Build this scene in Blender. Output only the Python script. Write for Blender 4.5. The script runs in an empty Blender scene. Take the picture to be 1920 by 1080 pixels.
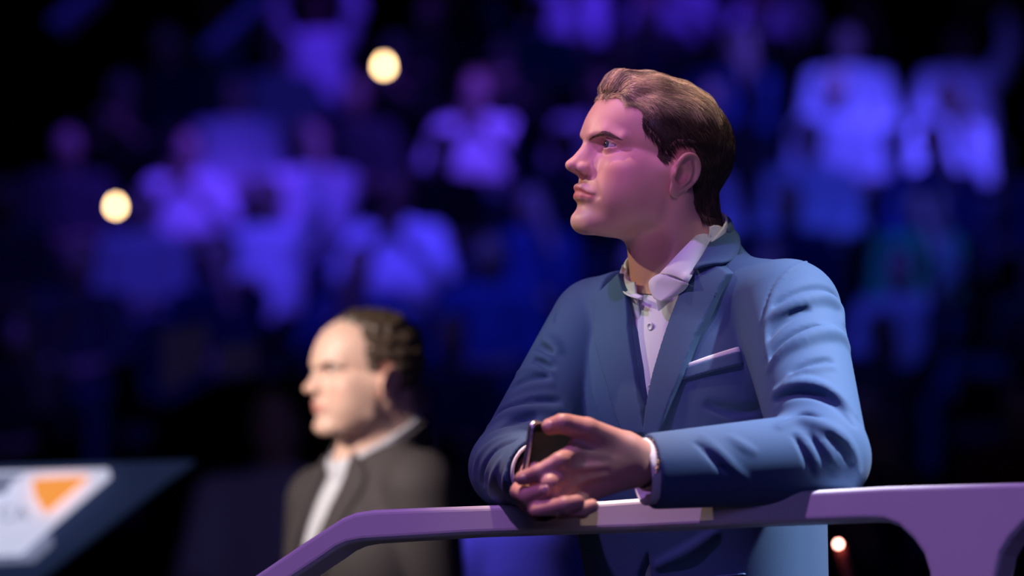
import bpy, math, random
import numpy as np
from mathutils import Matrix, Vector

# ------------------------------------------------------------------ camera, world, exposure
SC = bpy.context.scene
COL = SC.collection
PITCH = math.radians(8.0)
CAM_Z = 1.45
LENS = 135.0
FPX = LENS / 36.0 * 1920.0
CAMP = np.array([0.0, 0.0, CAM_Z])
RV = np.array([[1, 0, 0],
               [0, -math.sin(PITCH), math.cos(PITCH)],
               [0, math.cos(PITCH), math.sin(PITCH)]])       # columns: right, up, depth in world axes

def W(px, py, d):
    """photo pixel (1920x1080) at depth d -> world point"""
    return CAMP + RV @ np.array([(px - 960) / FPX * d, (540 - py) / FPX * d, d])

cam_d = bpy.data.cameras.new('camera')
cam_d.lens = LENS
cam_d.sensor_width = 36.0
cam_d.clip_end = 200
cam_d.dof.use_dof = True
cam_d.dof.focus_distance = 4.88
cam_d.dof.aperture_fstop = 2.6
cam = bpy.data.objects.new('camera', cam_d)
COL.objects.link(cam)
cam.location = CAMP
cam.rotation_euler = (math.pi / 2 + PITCH, 0, 0)
SC.camera = cam
SC.view_settings.view_transform = 'Standard'
SC.view_settings.look = 'None'
SC.view_settings.exposure = 0.0
SC.view_settings.gamma = 1.0
SC.view_settings.use_curve_mapping = False

wd = bpy.data.worlds.new('world')
SC.world = wd
wd.use_nodes = True
wd.node_tree.nodes['Background'].inputs[0].default_value = (0.05, 0.06, 0.35, 1)
wd.node_tree.nodes['Background'].inputs[1].default_value = 0.06

def aim(o, tgt):
    d = Vector(tgt) - o.location
    o.rotation_euler = d.to_track_quat('-Z', 'Y').to_euler()

def area(name, loc, tgt, size, power, col, spread=180):
    l = bpy.data.lights.new(name, 'AREA')
    l.shape = 'DISK'
    l.size = size
    l.energy = power
    l.color = col
    l.spread = math.radians(spread)
    o = bpy.data.objects.new(name, l)
    COL.objects.link(o)
    o.location = loc
    aim(o, tgt)
    return o

def spot(name, loc, tgt, angle, power, col, radius=0.15, blend=0.5):
    l = bpy.data.lights.new(name, 'SPOT')
    l.spot_size = math.radians(angle)
    l.spot_blend = blend
    l.energy = power
    l.color = col
    l.shadow_soft_size = radius
    o = bpy.data.objects.new(name, l)
    COL.objects.link(o)
    o.location = loc
    aim(o, tgt)
    return o

HEADP = W(1226, 324, 5.0)
# stage lamps of the hall: warm key high on the left, cool key high on the right, violet wash from the front; face, chest and fill lights are added
spot('warm_stage_key', HEADP + np.array([-4.2, 0.5, 2.2]), HEADP + np.array([-0.12, 0, 0.02]), 7.0, 420, (1.0, 0.78, 0.46), 0.08, 0.7)
spot('warm_hair_light', HEADP + np.array([-0.3, -1.9, 3.8]), HEADP + np.array([0.10, 0.02, 0.16]), 4.4, 820, (1.0, 0.82, 0.48), 0.08, 0.9)
spot('warm_rail_light', HEADP + np.array([-0.6, -0.15, 3.6]), W(1090, 945, 4.66), 7.0, 1600, (1.0, 0.70, 0.44), 0.10, 0.6)
spot('cool_stage_key', HEADP + np.array([2.7, -0.9, 4.0]), W(1670, 630, 4.75), 6.7, 5000, (0.86, 0.90, 1.0), 0.10, 0.8)
spot('front_left_key', (-3.6, 3.4, 3.6), W(690, 760, 6.9), 10, 1600, (1.0, 0.88, 0.80), 0.12, 0.8)
spot('violet_front_wash', HEADP + np.array([-2.6, -1.9, 4.4]), HEADP + np.array([0, 0, -0.3]), 19, 680, (0.64, 0.28, 1.0), 0.10, 0.6)
spot('added_face_light', HEADP + np.array([-0.6, -3.6, 1.7]), W(1150, 280, 4.95), 3.6, 240, (0.82, 0.30, 1.0), 0.08, 1.0)  # extra narrow spot put in to brighten the cheek alone
area('added_violet_fill', (0.4, -1.0, 2.6), HEADP + np.array([0, 0, -0.4]), 2.0, 38, (0.38, 0.28, 1.0))  # soft fill added to lift the shadows on the rail
spot('added_chest_light', HEADP + np.array([-3.0, -1.2, 2.8]), W(1070, 585, 5.0), 4.0, 420, (0.85, 1.0, 0.86), 0.06, 1.0)  # extra spot put in for the pale patch on the far chest
for n_, (px_, py_, d_, ang_, pw_, col_) in enumerate((
        (370, 370, 19, 13, 3800, (0.13, 0.045, 1.0)), (860, 260, 20, 11, 4200, (0.14, 0.05, 1.0)), (640, 110, 21, 9, 2600, (0.10, 0.03, 1.0)),
        (1230, 40, 21, 13, 3200, (0.09, 0.03, 1.0)), (1530, 240, 19, 13, 5200, (0.08, 0.07, 1.0)), (1810, 270, 20, 13, 6000, (0.09, 0.07, 1.0)), (1590, 420, 19, 8, 2600, (0.04, 0.07, 1.0)),
        (700, 500, 18, 13, 2000, (0.09, 0.045, 1.0)), (1880, 540, 18, 9, 2400, (0.04, 0.08, 1.0)), (1000, 540, 18, 16, 1000, (0.04, 0.05, 1.0)), (1500, 620, 17.5, 30, 900, (0.03, 0.07, 1.0)), (300, 620, 17, 24, 1000, (0.07, 0.05, 1.0)),
        (960, 420, 20, 50, 900, (0.05, 0.04, 1.0)), (900, 1040, 17, 7, 2600, (0.10, 0.08, 1.0)), (560, 1000, 17, 9, 2200, (0.10, 0.07, 1.0)))):
    te_ = math.tan(PITCH - math.atan((py_ - 540) / FPX))
    t_ = W(px_, py_, 16.6 + 0.95 * max(0.0, (16.6 * te_ - 1.05) / (0.47 - 0.95 * te_)))
    spot('crowd_spot', t_ + np.array([1.5 - 0.3 * n_, -5.5, 7.0]), t_, ang_, pw_ * 1.1, col_, 0.25, 0.8)
# ------------------------------------------------------------------ materials
MATS = {}
def mat(name, col, rough=0.6, spec=0.4, metal=0.0, emit=None, estr=0.0, noise=None, attr=None, bump=None, sheen=0.0, sss=0.0, coat=0.0):
    if name in MATS:
        return MATS[name]
    m = bpy.data.materials.new(name)
    m.use_nodes = True
    nt = m.node_tree
    b = nt.nodes['Principled BSDF']
    b.inputs['Base Color'].default_value = (*col, 1)
    b.inputs['Roughness'].default_value = rough
    b.inputs['Specular IOR Level'].default_value = spec
    b.inputs['Metallic'].default_value = metal
    if sheen:
        b.inputs['Sheen Weight'].default_value = sheen
    if coat:
        b.inputs['Coat Weight'].default_value = coat
    if sss:
        b.inputs['Subsurface Weight'].default_value = sss
        b.inputs['Subsurface Radius'].default_value = (1.0, 0.35, 0.2)
        b.inputs['Subsurface Scale'].default_value = 0.006
    if emit:
        b.inputs['Emission Color'].default_value = (*emit, 1)
        b.inputs['Emission Strength'].default_value = estr
    src = None
    if attr:
        a = nt.nodes.new('ShaderNodeVertexColor')
        a.layer_name = attr
        src = a.outputs['Color']
        nt.links.new(src, b.inputs['Base Color'])
    tc = nt.nodes.new('ShaderNodeTexCoord')
    if noise:                                    # (scale, amount): mottled colour
        n = nt.nodes.new('ShaderNodeTexNoise')
        n.inputs['Scale'].default_value = noise[0]
        n.inputs['Detail'].default_value = 3
        nt.links.new(tc.outputs['Object'], n.inputs['Vector'])
        mr = nt.nodes.new('ShaderNodeMapRange')
        mr.inputs['To Min'].default_value = 1 - noise[1]
        mr.inputs['To Max'].default_value = 1 + noise[1]
        nt.links.new(n.outputs['Fac'], mr.inputs['Value'])
        mx = nt.nodes.new('ShaderNodeMix')
        mx.data_type = 'RGBA'
        mx.blend_type = 'MULTIPLY'
        mx.inputs['Factor'].default_value = 1
        if src is not None:
            nt.links.new(src, mx.inputs[6])
        else:
            mx.inputs[6].default_value = (*col, 1)
        nt.links.new(mr.outputs['Result'], mx.inputs[7])
        nt.links.new(mx.outputs[2], b.inputs['Base Color'])
    if bump:                                     # (scale, strength, distance)
        n2 = nt.nodes.new('ShaderNodeTexNoise')
        n2.inputs['Scale'].default_value = bump[0]
        n2.inputs['Detail'].default_value = 2
        nt.links.new(tc.outputs['Object'], n2.inputs['Vector'])
        bp = nt.nodes.new('ShaderNodeBump')
        bp.inputs['Strength'].default_value = bump[1]
        bp.inputs['Distance'].default_value = bump[2]
        nt.links.new(n2.outputs['Fac'], bp.inputs['Height'])
        nt.links.new(bp.outputs['Normal'], b.inputs['Normal'])
    MATS[name] = m
    return m

# ------------------------------------------------------------------ object helpers
def tag(o, label=None, cat=None, group=None, kind=None):
    if label: o['label'] = label
    if cat: o['category'] = cat
    if group: o['group'] = group
    if kind: o['kind'] = kind
    return o

def empty(name, loc, label=None, cat=None, group=None, rz=0.0):
    o = bpy.data.objects.new(name, None)
    COL.objects.link(o)
    o.location = loc
    o.rotation_euler = (0, 0, rz)
    o.empty_display_size = 0.1
    return tag(o, label, cat, group)

def mesh_obj(name, V, F, m, parent=None, smooth=True, colors=None):
    """V in world coordinates; parents here carry no rotation, so children sit at V minus the parent's place"""
    V = np.asarray(V, dtype=np.float64)
    off = np.zeros(3)
    q = parent
    while q is not None:
        off = off + np.array(q.location)
        q = q.parent
    me = bpy.data.meshes.new(name)
    if parent is None:
        base = np.array([(V[:, 0].min() + V[:, 0].max()) / 2, (V[:, 1].min() + V[:, 1].max()) / 2, V[:, 2].min()])
    else:
        base = np.zeros(3)
    VL = V - off - base
    if isinstance(F, np.ndarray) and F.ndim == 2:
        k = F.shape[1]
        me.vertices.add(len(VL)); me.vertices.foreach_set('co', VL.astype(np.float32).ravel())
        me.loops.add(F.size); me.loops.foreach_set('vertex_index', F.astype(np.int32).ravel())
        me.polygons.add(len(F)); me.polygons.foreach_set('loop_start', np.arange(0, F.size, k, dtype=np.int32))
        me.update(calc_edges=True)
        me.validate()
    else:
        me.from_pydata([tuple(v) for v in VL], [], [tuple(int(i) for i in f) for f in F])
    if smooth:
        me.polygons.foreach_set('use_smooth', np.ones(len(me.polygons), dtype=bool))
    if colors is not None:
        ca = me.color_attributes.new('tint', 'FLOAT_COLOR', 'POINT')
        c4 = np.ones((len(V), 4), dtype=np.float32)
        c4[:, :3] = colors
        ca.data.foreach_set('color', c4.ravel())
    me.update()
    o = bpy.data.objects.new(name, me)
    COL.objects.link(o)
    if m is not None:
        me.materials.append(m)
    o.parent = parent
    o.location = base
    return o

# ------------------------------------------------------------------ distance-field modelling
f32 = np.float32
def vec(a): return np.asarray(a, dtype=f32)
def smin(a, b, k):
    if k <= 0: return np.minimum(a, b)
    h = np.maximum(k - np.abs(a - b), 0) / k
    return np.minimum(a, b) - h * h * k * f32(0.25)
def smax(a, b, k): return -smin(-a, -b, k)
def length(q): return np.sqrt(np.einsum('ij,ij->i', q, q))
def sph(p, c, r): return length(p - vec(c)) - f32(r)
def ell(p, c, r, R=None):
    q = p - vec(c)
    if R is not None: q = q @ vec(R)          # R columns = the axes
    r = vec(r)
    a = length(q / r); b = length(q / (r * r)) + f32(1e-9)
    return a * (a - 1) / b
def cap(p, a, b, ra, rb=None):
    a = vec(a); b = vec(b); rb = ra if rb is None else rb
    ab = b - a; q = p - a
    h = np.clip(q @ ab / max(float(ab @ ab), 1e-12), 0, 1)
    return length(q - h[:, None] * ab) - (f32(ra) + h * f32(rb - ra))
def chain(p, pts, rs, k=0.0):
    d = None
    if np.isscalar(rs): rs = [rs] * len(pts)
    for i in range(len(pts) - 1):
        c = cap(p, pts[i], pts[i + 1], rs[i], rs[i + 1])
        d = c if d is None else smin(d, c, k)
    return d
def rbox(p, c, h, r, R=None):
    q = p - vec(c)
    if R is not None: q = q @ vec(R)
    q = np.abs(q) - (vec(h) - f32(r))
    return length(np.maximum(q, 0)) + np.minimum(q.max(axis=1), 0) - f32(r)
def catmull(pts, n=6):
    P = np.asarray(pts, dtype=float)
    P = np.vstack([2 * P[0] - P[1], P, 2 * P[-1] - P[-2]])
    out = []
    for i in range(1, len(P) - 2):
        for t in np.linspace(0, 1, n, endpoint=False):
            a, b, c, d = P[i - 1], P[i], P[i + 1], P[i + 2]
            out.append(0.5 * (2 * b + (c - a) * t + (2 * a - 5 * b + 4 * c - d) * t * t + (3 * b - a - 3 * c + d) * t ** 3))
    out.append(P[-2])
    return np.array(out)
def poly2d(q, poly):
    """signed distance of 2-D points to a polygon"""
    poly = np.asarray(poly, dtype=f32); n = len(poly)
    d = np.full(len(q), 1e9, dtype=f32); s = np.ones(len(q), dtype=f32)
    for i in range(n):
        a = poly[i]; b = poly[i - 1]
        e = b - a; w = q - a
        h = np.clip(w @ e / max(float(e @ e), 1e-12), 0, 1)
        bb = w - h[:, None] * e
        d = np.minimum(d, np.einsum('ij,ij->i', bb, bb))
        c1 = q[:, 1] >= a[1]; c2 = q[:, 1] < b[1]; c3 = e[0] * w[:, 1] > e[1] * w[:, 0]
        flip = (c1 & c2 & c3) | (~c1 & ~c2 & ~c3)
        s = np.where(flip, -s, s)
    return s * np.sqrt(d)

def sdf_mesh(f, lo, hi, h, B=8, slack=1.25, relax=1):
    """surface nets on a block-sparse grid; returns vertices, quads"""
    lo = np.asarray(lo, float); hi = np.asarray(hi, float)
    nb = np.ceil((hi - lo) / (h * B)).astype(int)
    n = nb * B
    bx, by, bz = np.meshgrid(*[np.arange(k) for k in nb], indexing='ij')
    bi = np.stack([bx.ravel(), by.ravel(), bz.ravel()], 1)
    cen = (lo + (bi * B + (B - 1) / 2) * h).astype(f32)
    fc = np.concatenate([f(c) for c in np.array_split(cen, max(1, len(cen) // 200000))])
    act = np.abs(fc) < B * h * 0.9 * slack
    blk = np.where(fc < 0, -1.0, 1.0).astype(f32).reshape(nb)
    F = np.repeat(np.repeat(np.repeat(blk, B, 0), B, 1), B, 2)
    off = np.stack([a.ravel() for a in np.meshgrid(*[np.arange(B)] * 3, indexing='ij')], 1)
    ab = bi[act]
    for part in np.array_split(ab, max(1, len(ab) * B ** 3 // 60000)):
        if len(part) == 0: continue
        idx = (part[:, None, :] * B + off[None]).reshape(-1, 3)
        F[idx[:, 0], idx[:, 1], idx[:, 2]] = f((lo + idx * h).astype(f32))
    S = F < 0
    C = S[:-1, :-1, :-1].astype(np.int8)
    cnt = np.zeros_like(C)
    for dx in (0, 1):
        for dy in (0, 1):
            for dz in (0, 1):
                cnt += S[dx:n[0] - 1 + dx, dy:n[1] - 1 + dy, dz:n[2] - 1 + dz]
    ci = np.argwhere((cnt > 0) & (cnt < 8))
    vid = np.full(cnt.shape, -1, dtype=np.int32)
    vid[ci[:, 0], ci[:, 1], ci[:, 2]] = np.arange(len(ci))
    acc = np.zeros((len(ci), 3)); num = np.zeros(len(ci))
    cor = [(0, 0, 0), (1, 0, 0), (0, 1, 0), (1, 1, 0), (0, 0, 1), (1, 0, 1), (0, 1, 1), (1, 1, 1)]
    edges = [(0, 1), (2, 3), (4, 5), (6, 7), (0, 2), (1, 3), (4, 6), (5, 7), (0, 4), (1, 5), (2, 6), (3, 7)]
    val = [F[ci[:, 0] + c[0], ci[:, 1] + c[1], ci[:, 2] + c[2]] for c in cor]
    for a, b in edges:
        m = (val[a] < 0) != (val[b] < 0)
        t = np.where(m, val[a] / np.where(m, val[a] - val[b], 1), 0)
        pa = np.array(cor[a]); pb = np.array(cor[b])
        acc[m] += pa + t[m][:, None] * (pb - pa)
        num[m] += 1
    V = lo + (ci + acc / num[:, None]) * h
    quads = []
    for ax in range(3):
        o1, o2 = (ax + 1) % 3, (ax + 2) % 3
        sl = [slice(0, -1)] * 3; sh = list(sl); sh[ax] = slice(1, None)
        sl2 = [slice(0, k) for k in n]; sl2[ax] = slice(0, n[ax] - 1)
        sh2 = [slice(0, k) for k in n]; sh2[ax] = slice(1, n[ax])
        A = S[tuple(sl2)]; Bm = S[tuple(sh2)]
        for flip, M in ((False, A & ~Bm), (True, ~A & Bm)):
            e = np.argwhere(M)
            ok = (e[:, o1] > 0) & (e[:, o2] > 0) & (e[:, o1] < n[o1] - 1) & (e[:, o2] < n[o2] - 1)
            e = e[ok]
            q = []
            for d1, d2 in ((1, 1), (0, 1), (0, 0), (1, 0)):
                c = e.copy(); c[:, o1] -= d1; c[:, o2] -= d2
                q.append(vid[c[:, 0], c[:, 1], c[:, 2]])
            q = np.stack(q, 1)
            if flip: q = q[:, ::-1]
            quads.append(q)
    Q = np.vstack(quads)
    Q = Q[(Q >= 0).all(1)]
    for _ in range(relax):
        s = np.zeros_like(V); c = np.zeros(len(V))
        for k in range(4):
            a = Q[:, k]; b = Q[:, (k + 1) % 4]
            np.add.at(s, a, V[b]) if False else None
            for d in range(3):
                s[:, d] += np.bincount(a, V[b, d], len(V)) + np.bincount(b, V[a, d], len(V))
            c += np.bincount(a, minlength=len(V)) + np.bincount(b, minlength=len(V))
        V = V * 0.5 + 0.5 * s / np.maximum(c, 1)[:, None]
    return V, Q

def cast(f, px, py, d0=4.2, d1=6.2):
    """world point where the line of sight of a photo pixel meets the surface f = 0"""
    o = CAMP; dr = RV @ np.array([(px - 960) / FPX, (540 - py) / FPX, 1.0])
    t = d0
    for _ in range(120):
        v = float(f((o + dr * t)[None].astype(f32))[0])
        if v < 2e-4: break
        t += v * 0.8
        if t > d1: break
    return o + dr * t

# ------------------------------------------------------------------ heads
EYE = (7.45, 3.05, 2.2)
def head_sdf(P):
    """P: dict of shape choices. Local centimetres, x forward, y to the person's left, z up, origin between the ears"""
    neck = P['neck']
    def f(p):
        q = p.copy(); q[:, 1] = np.abs(q[:, 1])
        d = ell(p, (-0.5, 0, 4.8), (9.0, 7.3, 7.2))
        d = smin(d, ell(p, (3.4, 0, 5.6), (6.2, 6.0, 5.4)), 2.0)
        d = smin(d, ell(p, (4.4, 0, -1.2), (5.0, 5.0, 6.2)), 1.5)          # mid face
        d = smin(d, chain(q, [(9.5, 0.5, 3.0), (9.5, 1.6, 2.95), (8.75, 3.1, 3.55), (7.2, 4.7, 3.2)], [0.7, 0.75, 0.7, 0.6], 0.3), 1.1)
        d = smin(d, ell(p, (6.6, 0, 4.4), (3.6, 4.0, 2.6)), 1.6)  # brow
        d = smin(d, ell(q, (6.05, 4.0, -0.5), (2.3, 1.9, 1.8)), 1.7)        # cheek bone
        d = smin(d, cap(q, (5.6, 4.9, 0.0), (0.8, 6.2, 0.4), 0.7), 1.6)
        d = smin(d, cap(q, (0.9, 5.7, -0.5), (1.7, 4.9, -5.4), 1.3, 1.2), 2.0)  # ramus
        d = smin(d, cap(q, (1.7, 4.8, -5.5), (8.3, 1.5, -8.0), 1.25, 1.1), 1.6)  # jaw
        d = smin(d, ell(q, (4.8, 3.2, -3.8), (3.9, 2.9, 4.0)), 1.8)        # cheek
        d = smin(d, ell(q, (3.2, 4.6, -2.0), (3.6, 1.95, 3.4)), 1.8)
        d = smin(d, ell(p, (8.6, 0, -7.8), (1.75, 2.1, 1.5)), 1.0)         # chin
        d = smin(d, ell(p, (6.8, 0, -4.2), (3.2, 3.2, 3.0)), 1.2)          # dental arch
        d = smin(d, ell(p, (5.2, 0, -7.4), (4.0, 3.6, 1.9)), 1.6)          # under the jaw
        d = smin(d, cap(p, neck[0], neck[1], 5.4, 6.0), 2.2)
        d = smin(d, cap(p, (-4.6, 0, 0.5), neck[2], 3.6, 5.2), 2.5)        # nape
        d = smin(d, cap(q, (-1.8, 5.2, -3.0), neck[3], 1.3, 1.1), 2.0)     # neck muscle
        d = smax(d, -ell(q, (7.2, 9.0, 4.6), (3.6, 2.0, 3.0)), 1.8)        # temple
        m = (p[:, 0] > 4.8) & (p[:, 2] > -9.0) & (p[:, 2] < 6.0)
        if P.get('face', True) and m.any():
            d[m] = face(d[m], p[m], q[m])
        if P.get('ears', True):
            m = (q[:, 1] > 4.5) & (np.abs(p[:, 0] + 0.7) < 4.5) & (np.abs(p[:, 2]) < 5.0)
            if m.any():
                d[m] = smin(d[m], ear(q[m]), 0.30)
        return d
    def face(d, p, q):
        d = smax(d, -ell(q, (9.85, 3.15, 1.95), (2.2, 2.1, 1.0)), 0.9)       # eye socket
        # nose
        d = smin(d, cap(q, (8.1, 0.6, 2.0), (9.1, 1.1, -1.0), 0.5, 0.8), 0.9)
        d = smin(d, cap(q, (9.3, 0.35, 1.6), (10.3, 0.6, -0.9), 0.65, 0.8), 0.8)
        d = smin(d, cap(p, (9.15, 0, 2.4), (11.0, 0, -0.3), 0.7, 0.72), 0.8)
        d = smin(d, ell(p, (11.4, 0, -0.95), (0.98, 0.98, 0.82)), 0.5)
        d = smin(d, ell(q, (10.2, 1.1, -1.2), (1.0, 0.7, 0.72)), 0.45)
        d = smin(d, cap(p, (11.1, 0, -1.35), (10.0, 0, -2.0), 0.42, 0.5), 0.4)
        d = smax(d, -ell(q, (10.75, 0.62, -2.05), (0.62, 0.27, 0.42)), 0.25)
        d = smax(d, -cap(q, (9.6, 1.95, -0.6), (9.7, 2.0, -1.9), 0.12), 0.5)
        # lips and chin
        d = smax(d, -cap(p, (10.55, 0, -2.5), (10.75, 0, -3.2), 0.22), 0.35)
        up = [(10.12, 0.0, -3.55), (9.92, 0.9, -3.6), (9.3, 1.9, -4.05), (8.6, 2.75, -4.5)]
        lo_ = [(9.92, 0.0, -4.72), (9.72, 0.9, -4.74), (9.1, 1.8, -4.8), (8.6, 2.65, -4.66)]
        d = smin(d, chain(q, up, [0.48, 0.48, 0.36, 0.2], 0.2), 0.5)
        d = smin(d, chain(q, lo_, [0.54, 0.52, 0.4, 0.2], 0.2), 0.55)
        st = [(10.8, 0.0, -4.13), (10.5, 0.9, -4.15), (9.75, 1.9, -4.42), (8.95, 2.9, -4.6)]
        d = smax(d, -chain(q, st, [0.13, 0.13, 0.12, 0.1]), 0.28)
        d = smax(d, -ell(q, (9.15, 3.1, -4.8), (0.3, 0.25, 0.35)), 0.6)
        d = smax(d, -ell(p, (10.75, 0, -6.2), (0.65, 1.5, 0.5)), 0.8)
        d = smax(d, -chain(q, [(10.0, 2.2, -1.9), (9.3, 3.1, -3.2), (8.75, 3.6, -4.5)], [0.06, 0.07, 0.04]), 0.8)
        # lids around the eyeball
        e = q - vec(EYE)
        z = e[:, 2]; y = e[:, 1]
        lid = length(e) - f32(1.33)
        d = smin(d, np.maximum(lid, -e[:, 0] - 0.4), 0.5)
        crease = chain(e, catmull([(1.15, -1.15, 0.35), (1.3, -0.5, 0.82), (1.2, 0.35, 0.92), (0.75, 1.15, 0.6)], 3), 0.09)
        d = smax(d, -crease, 0.25)
        upper = z - (f32(0.52) - f32(0.22) * (y + 0.1) ** 2)
        lower = -z - (f32(0.40) - f32(0.14) * (y - 0.1) ** 2)
        ap = np.maximum(np.maximum(upper, lower), np.abs(y) - f32(1.45))
        ap = np.maximum(ap, -e[:, 0] + f32(0.1))
        d = smax(d, -ap, 0.08)
        d = np.minimum(d, length(e) - f32(1.0))
        return d
    def ear(q):
        # ear frame: a forward, b up along the ear, c outward
        tilt = math.radians(17); fl = math.radians(24)
        A = np.array([math.cos(tilt) * math.cos(fl), math.sin(fl), math.sin(tilt)])
        A /= np.linalg.norm(A)
        Bv = np.array([-math.sin(tilt), 0, math.cos(tilt)]); Bv -= A * (A @ Bv); Bv /= np.linalg.norm(Bv)
        Cv = np.cross(Bv, A) * 1.0
        if Cv[1] < 0: Cv = -Cv
        R = np.stack([A, Bv, Cv], 1)
        e = (q - vec((-0.75, 7.25, -0.2))) @ vec(R) * vec((0.84, 1.03, 1.0))
        plate = ell(e, (-0.3, 0.2, -0.05), (1.65, 2.75, 0.42))
        hel = catmull([(0.95, -0.1, 0.0), (1.2, 1.2, 0.2), (0.75, 2.5, 0.32), (-0.5, 3.0, 0.38), (-1.65, 2.2, 0.36), (-2.0, 0.8, 0.3), (-1.65, -0.7, 0.2), (-0.85, -1.9, 0.12)], 3)
        d = smin(plate, chain(e, hel, 0.30, 0.1), 0.25)
        ant = catmull([(-0.2, 2.0, 0.1), (-0.9, 1.1, 0.3), (-1.05, -0.1, 0.33), (-0.6, -1.25, 0.25)], 3)
        d = smin(d, chain(e, ant, 0.24, 0.1), 0.22)
        d = smin(d, ell(e, (-0.2, -2.3, 0.0), (0.85, 0.95, 0.32)), 0.35)
        d = smin(d, ell(e, (0.95, -0.35, 0.22), (0.42, 0.62, 0.35)), 0.25)    # tragus
        d = smax(d, -ell(e, (0.1, -0.05, 0.42), (0.95, 1.2, 1.25)), 0.18)       # concha
        d = smax(d, -chain(e, catmull([(0.55, 1.6, 0.42), (-0.5, 2.45, 0.5), (-1.45, 1.6, 0.5), (-1.6, 0.2, 0.48)], 3), 0.25), 0.15)
        d = smin(d, ell(e, (0.2, 0.1, -0.9), (1.3, 2.0, 0.6)), 0.3)
        return d
    return f

def frame_from(yaw, pitch, roll):
    cp, sp, cy, sy, cr, sr = math.cos(pitch), math.sin(pitch), math.cos(yaw), math.sin(yaw), math.cos(roll), math.sin(roll)
    Ry = np.array([[cp, 0, -sp], [0, 1, 0], [sp, 0, cp]])
    Rx = np.array([[1, 0, 0], [0, cr, -sr], [0, sr, cr]])
    Rz = np.array([[cy, -sy, 0], [sy, cy, 0], [0, 0, 1]])
    return Rz @ Ry @ Rx
SWAP = np.array([[1, 0, 0], [0, 0, 1], [0, 1, 0]])      # (right, depth, up) -> (right, up, depth)

def head_world(Rw, pos, L, s=0.01):
    return pos + (np.asarray(L) * s) @ Rw.T

def skin_tint(L, base, stub_shade=0.75):
    """skin colours: lips, ears, ruddy cheeks and nose, shaved beard deepened for shade on the jaw (L in head centimetres)"""
    q = L.copy(); q[:, 1] = np.abs(q[:, 1])
    c = np.tile(np.asarray(base, dtype=float), (len(L), 1))
    def g(cn, r): return np.exp(-(((q - np.array(cn)) / np.array(r)) ** 2).sum(1))
    red = 0.55 * g((7.5, 4.2, -1.2), (2.5, 2.0, 1.8)) + 0.5 * g((11.5, 0, -0.9), (1.2, 1.2, 1.0)) + 0.7 * g((-1.0, 8.2, 0), (2.4, 1.4, 3.4))
    red = np.clip(red, 0, 1)[:, None]
    c = c * (1 - red) + c * np.array([1.0, 0.72, 0.68]) * red
    zl = -4.15 - 0.085 * q[:, 1] ** 2
    w = np.clip((2.75 - q[:, 1]) / 2.75, 0, 1)
    up = np.clip((0.78 * np.sqrt(w) + 0.03 - (q[:, 2] - zl)) / 0.12, 0, 1)
    dn = np.clip((0.95 * np.sqrt(w) + (q[:, 2] - zl)) / 0.12, 0, 1)
    lip = (up * dn * (q[:, 0] > 8.4) * (q[:, 1] < 2.75))[:, None] * 0.95
    c = c * (1 - lip) + np.array(base) * np.array([0.74, 0.40, 0.44]) * lip
    st = g((8.0, 2.5, -6.2), (4.5, 4.5, 2.2)) + 0.6 * g((9.8, 0.8, -3.0), (1.0, 1.6, 0.5)) + 0.35 * g((3.0, 5.5, -5.2), (2.5, 2.5, 2.4))
    st = (np.clip(st, 0, 1) * stub_shade)[:, None] * (1 - lip)
    c = c * (1 - st) + c * np.array([0.55, 0.5, 0.55]) * st  # stubble, darkened further to paint in shade along the jaw
    return c

def grad(f, p, e=0.05):
    g = np.stack([f(p + vec(d)) - f(p - vec(d)) for d in ((e, 0, 0), (0, e, 0), (0, 0, e))], 1)
    return g / (length(g)[:, None] + 1e-9)

def settle(f, p, it=6):
    """move points onto the surface f = 0"""
    p = p.astype(f32)
    for _ in range(it):
        p = p - (f(p) * 0.9)[:, None] * grad(f, p)
    return p

def strands_mesh(paths, r0, r1):
    """paths (n, m, 3) -> thin three-sided tapering tubes"""
    n, m, _ = paths.shape
    t = np.gradient(paths, axis=1)
    t /= np.linalg.norm(t, axis=2, keepdims=True) + 1e-12
    ref = np.tile(np.array([0.31, 0.87, 0.37]), (n, m, 1))
    a = np.cross(t, ref); a /= np.linalg.norm(a, axis=2, keepdims=True) + 1e-12
    b = np.cross(t, a)
    rad = np.linspace(1, 0, m)[None, :, None] ** 0.6 * (r0 - r1) + r1
    ring = [paths + rad * (a * math.cos(w) + b * math.sin(w)) for w in (0, 2.094, 4.189)]
    V = np.stack(ring, 2).reshape(-1, 3)
    base = (np.arange(n)[:, None] * m + np.arange(m - 1)[None]).ravel() * 3
    F = []
    for k in range(3):
        k2 = (k + 1) % 3
        F.append(np.stack([base + k, base + k2, base + 3 + k2, base + 3 + k], 1))
    return V, np.vstack(F)

HAIRLINE = [(10.8, 7.5), (9.2, 7.75), (7.6, 8.25), (6.2, 7.5), (5.45, 6.8), (5.6, 5.8), (5.1, 4.6), (3.6, 3.6), (2.8, 2.5), (2.8, 1.4), (1.8, 0.5),
            (1.2, 1.2), (0.9, 2.6), (0.2, 3.5), (-1.4, 3.7), (-2.7, 2.6), (-3.2, 0.6), (-3.2, -1.5), (-3.4, -3.5), (-5.2, -5.6), (-13, -5.8), (-13, 17), (10.5, 17)]

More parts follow.
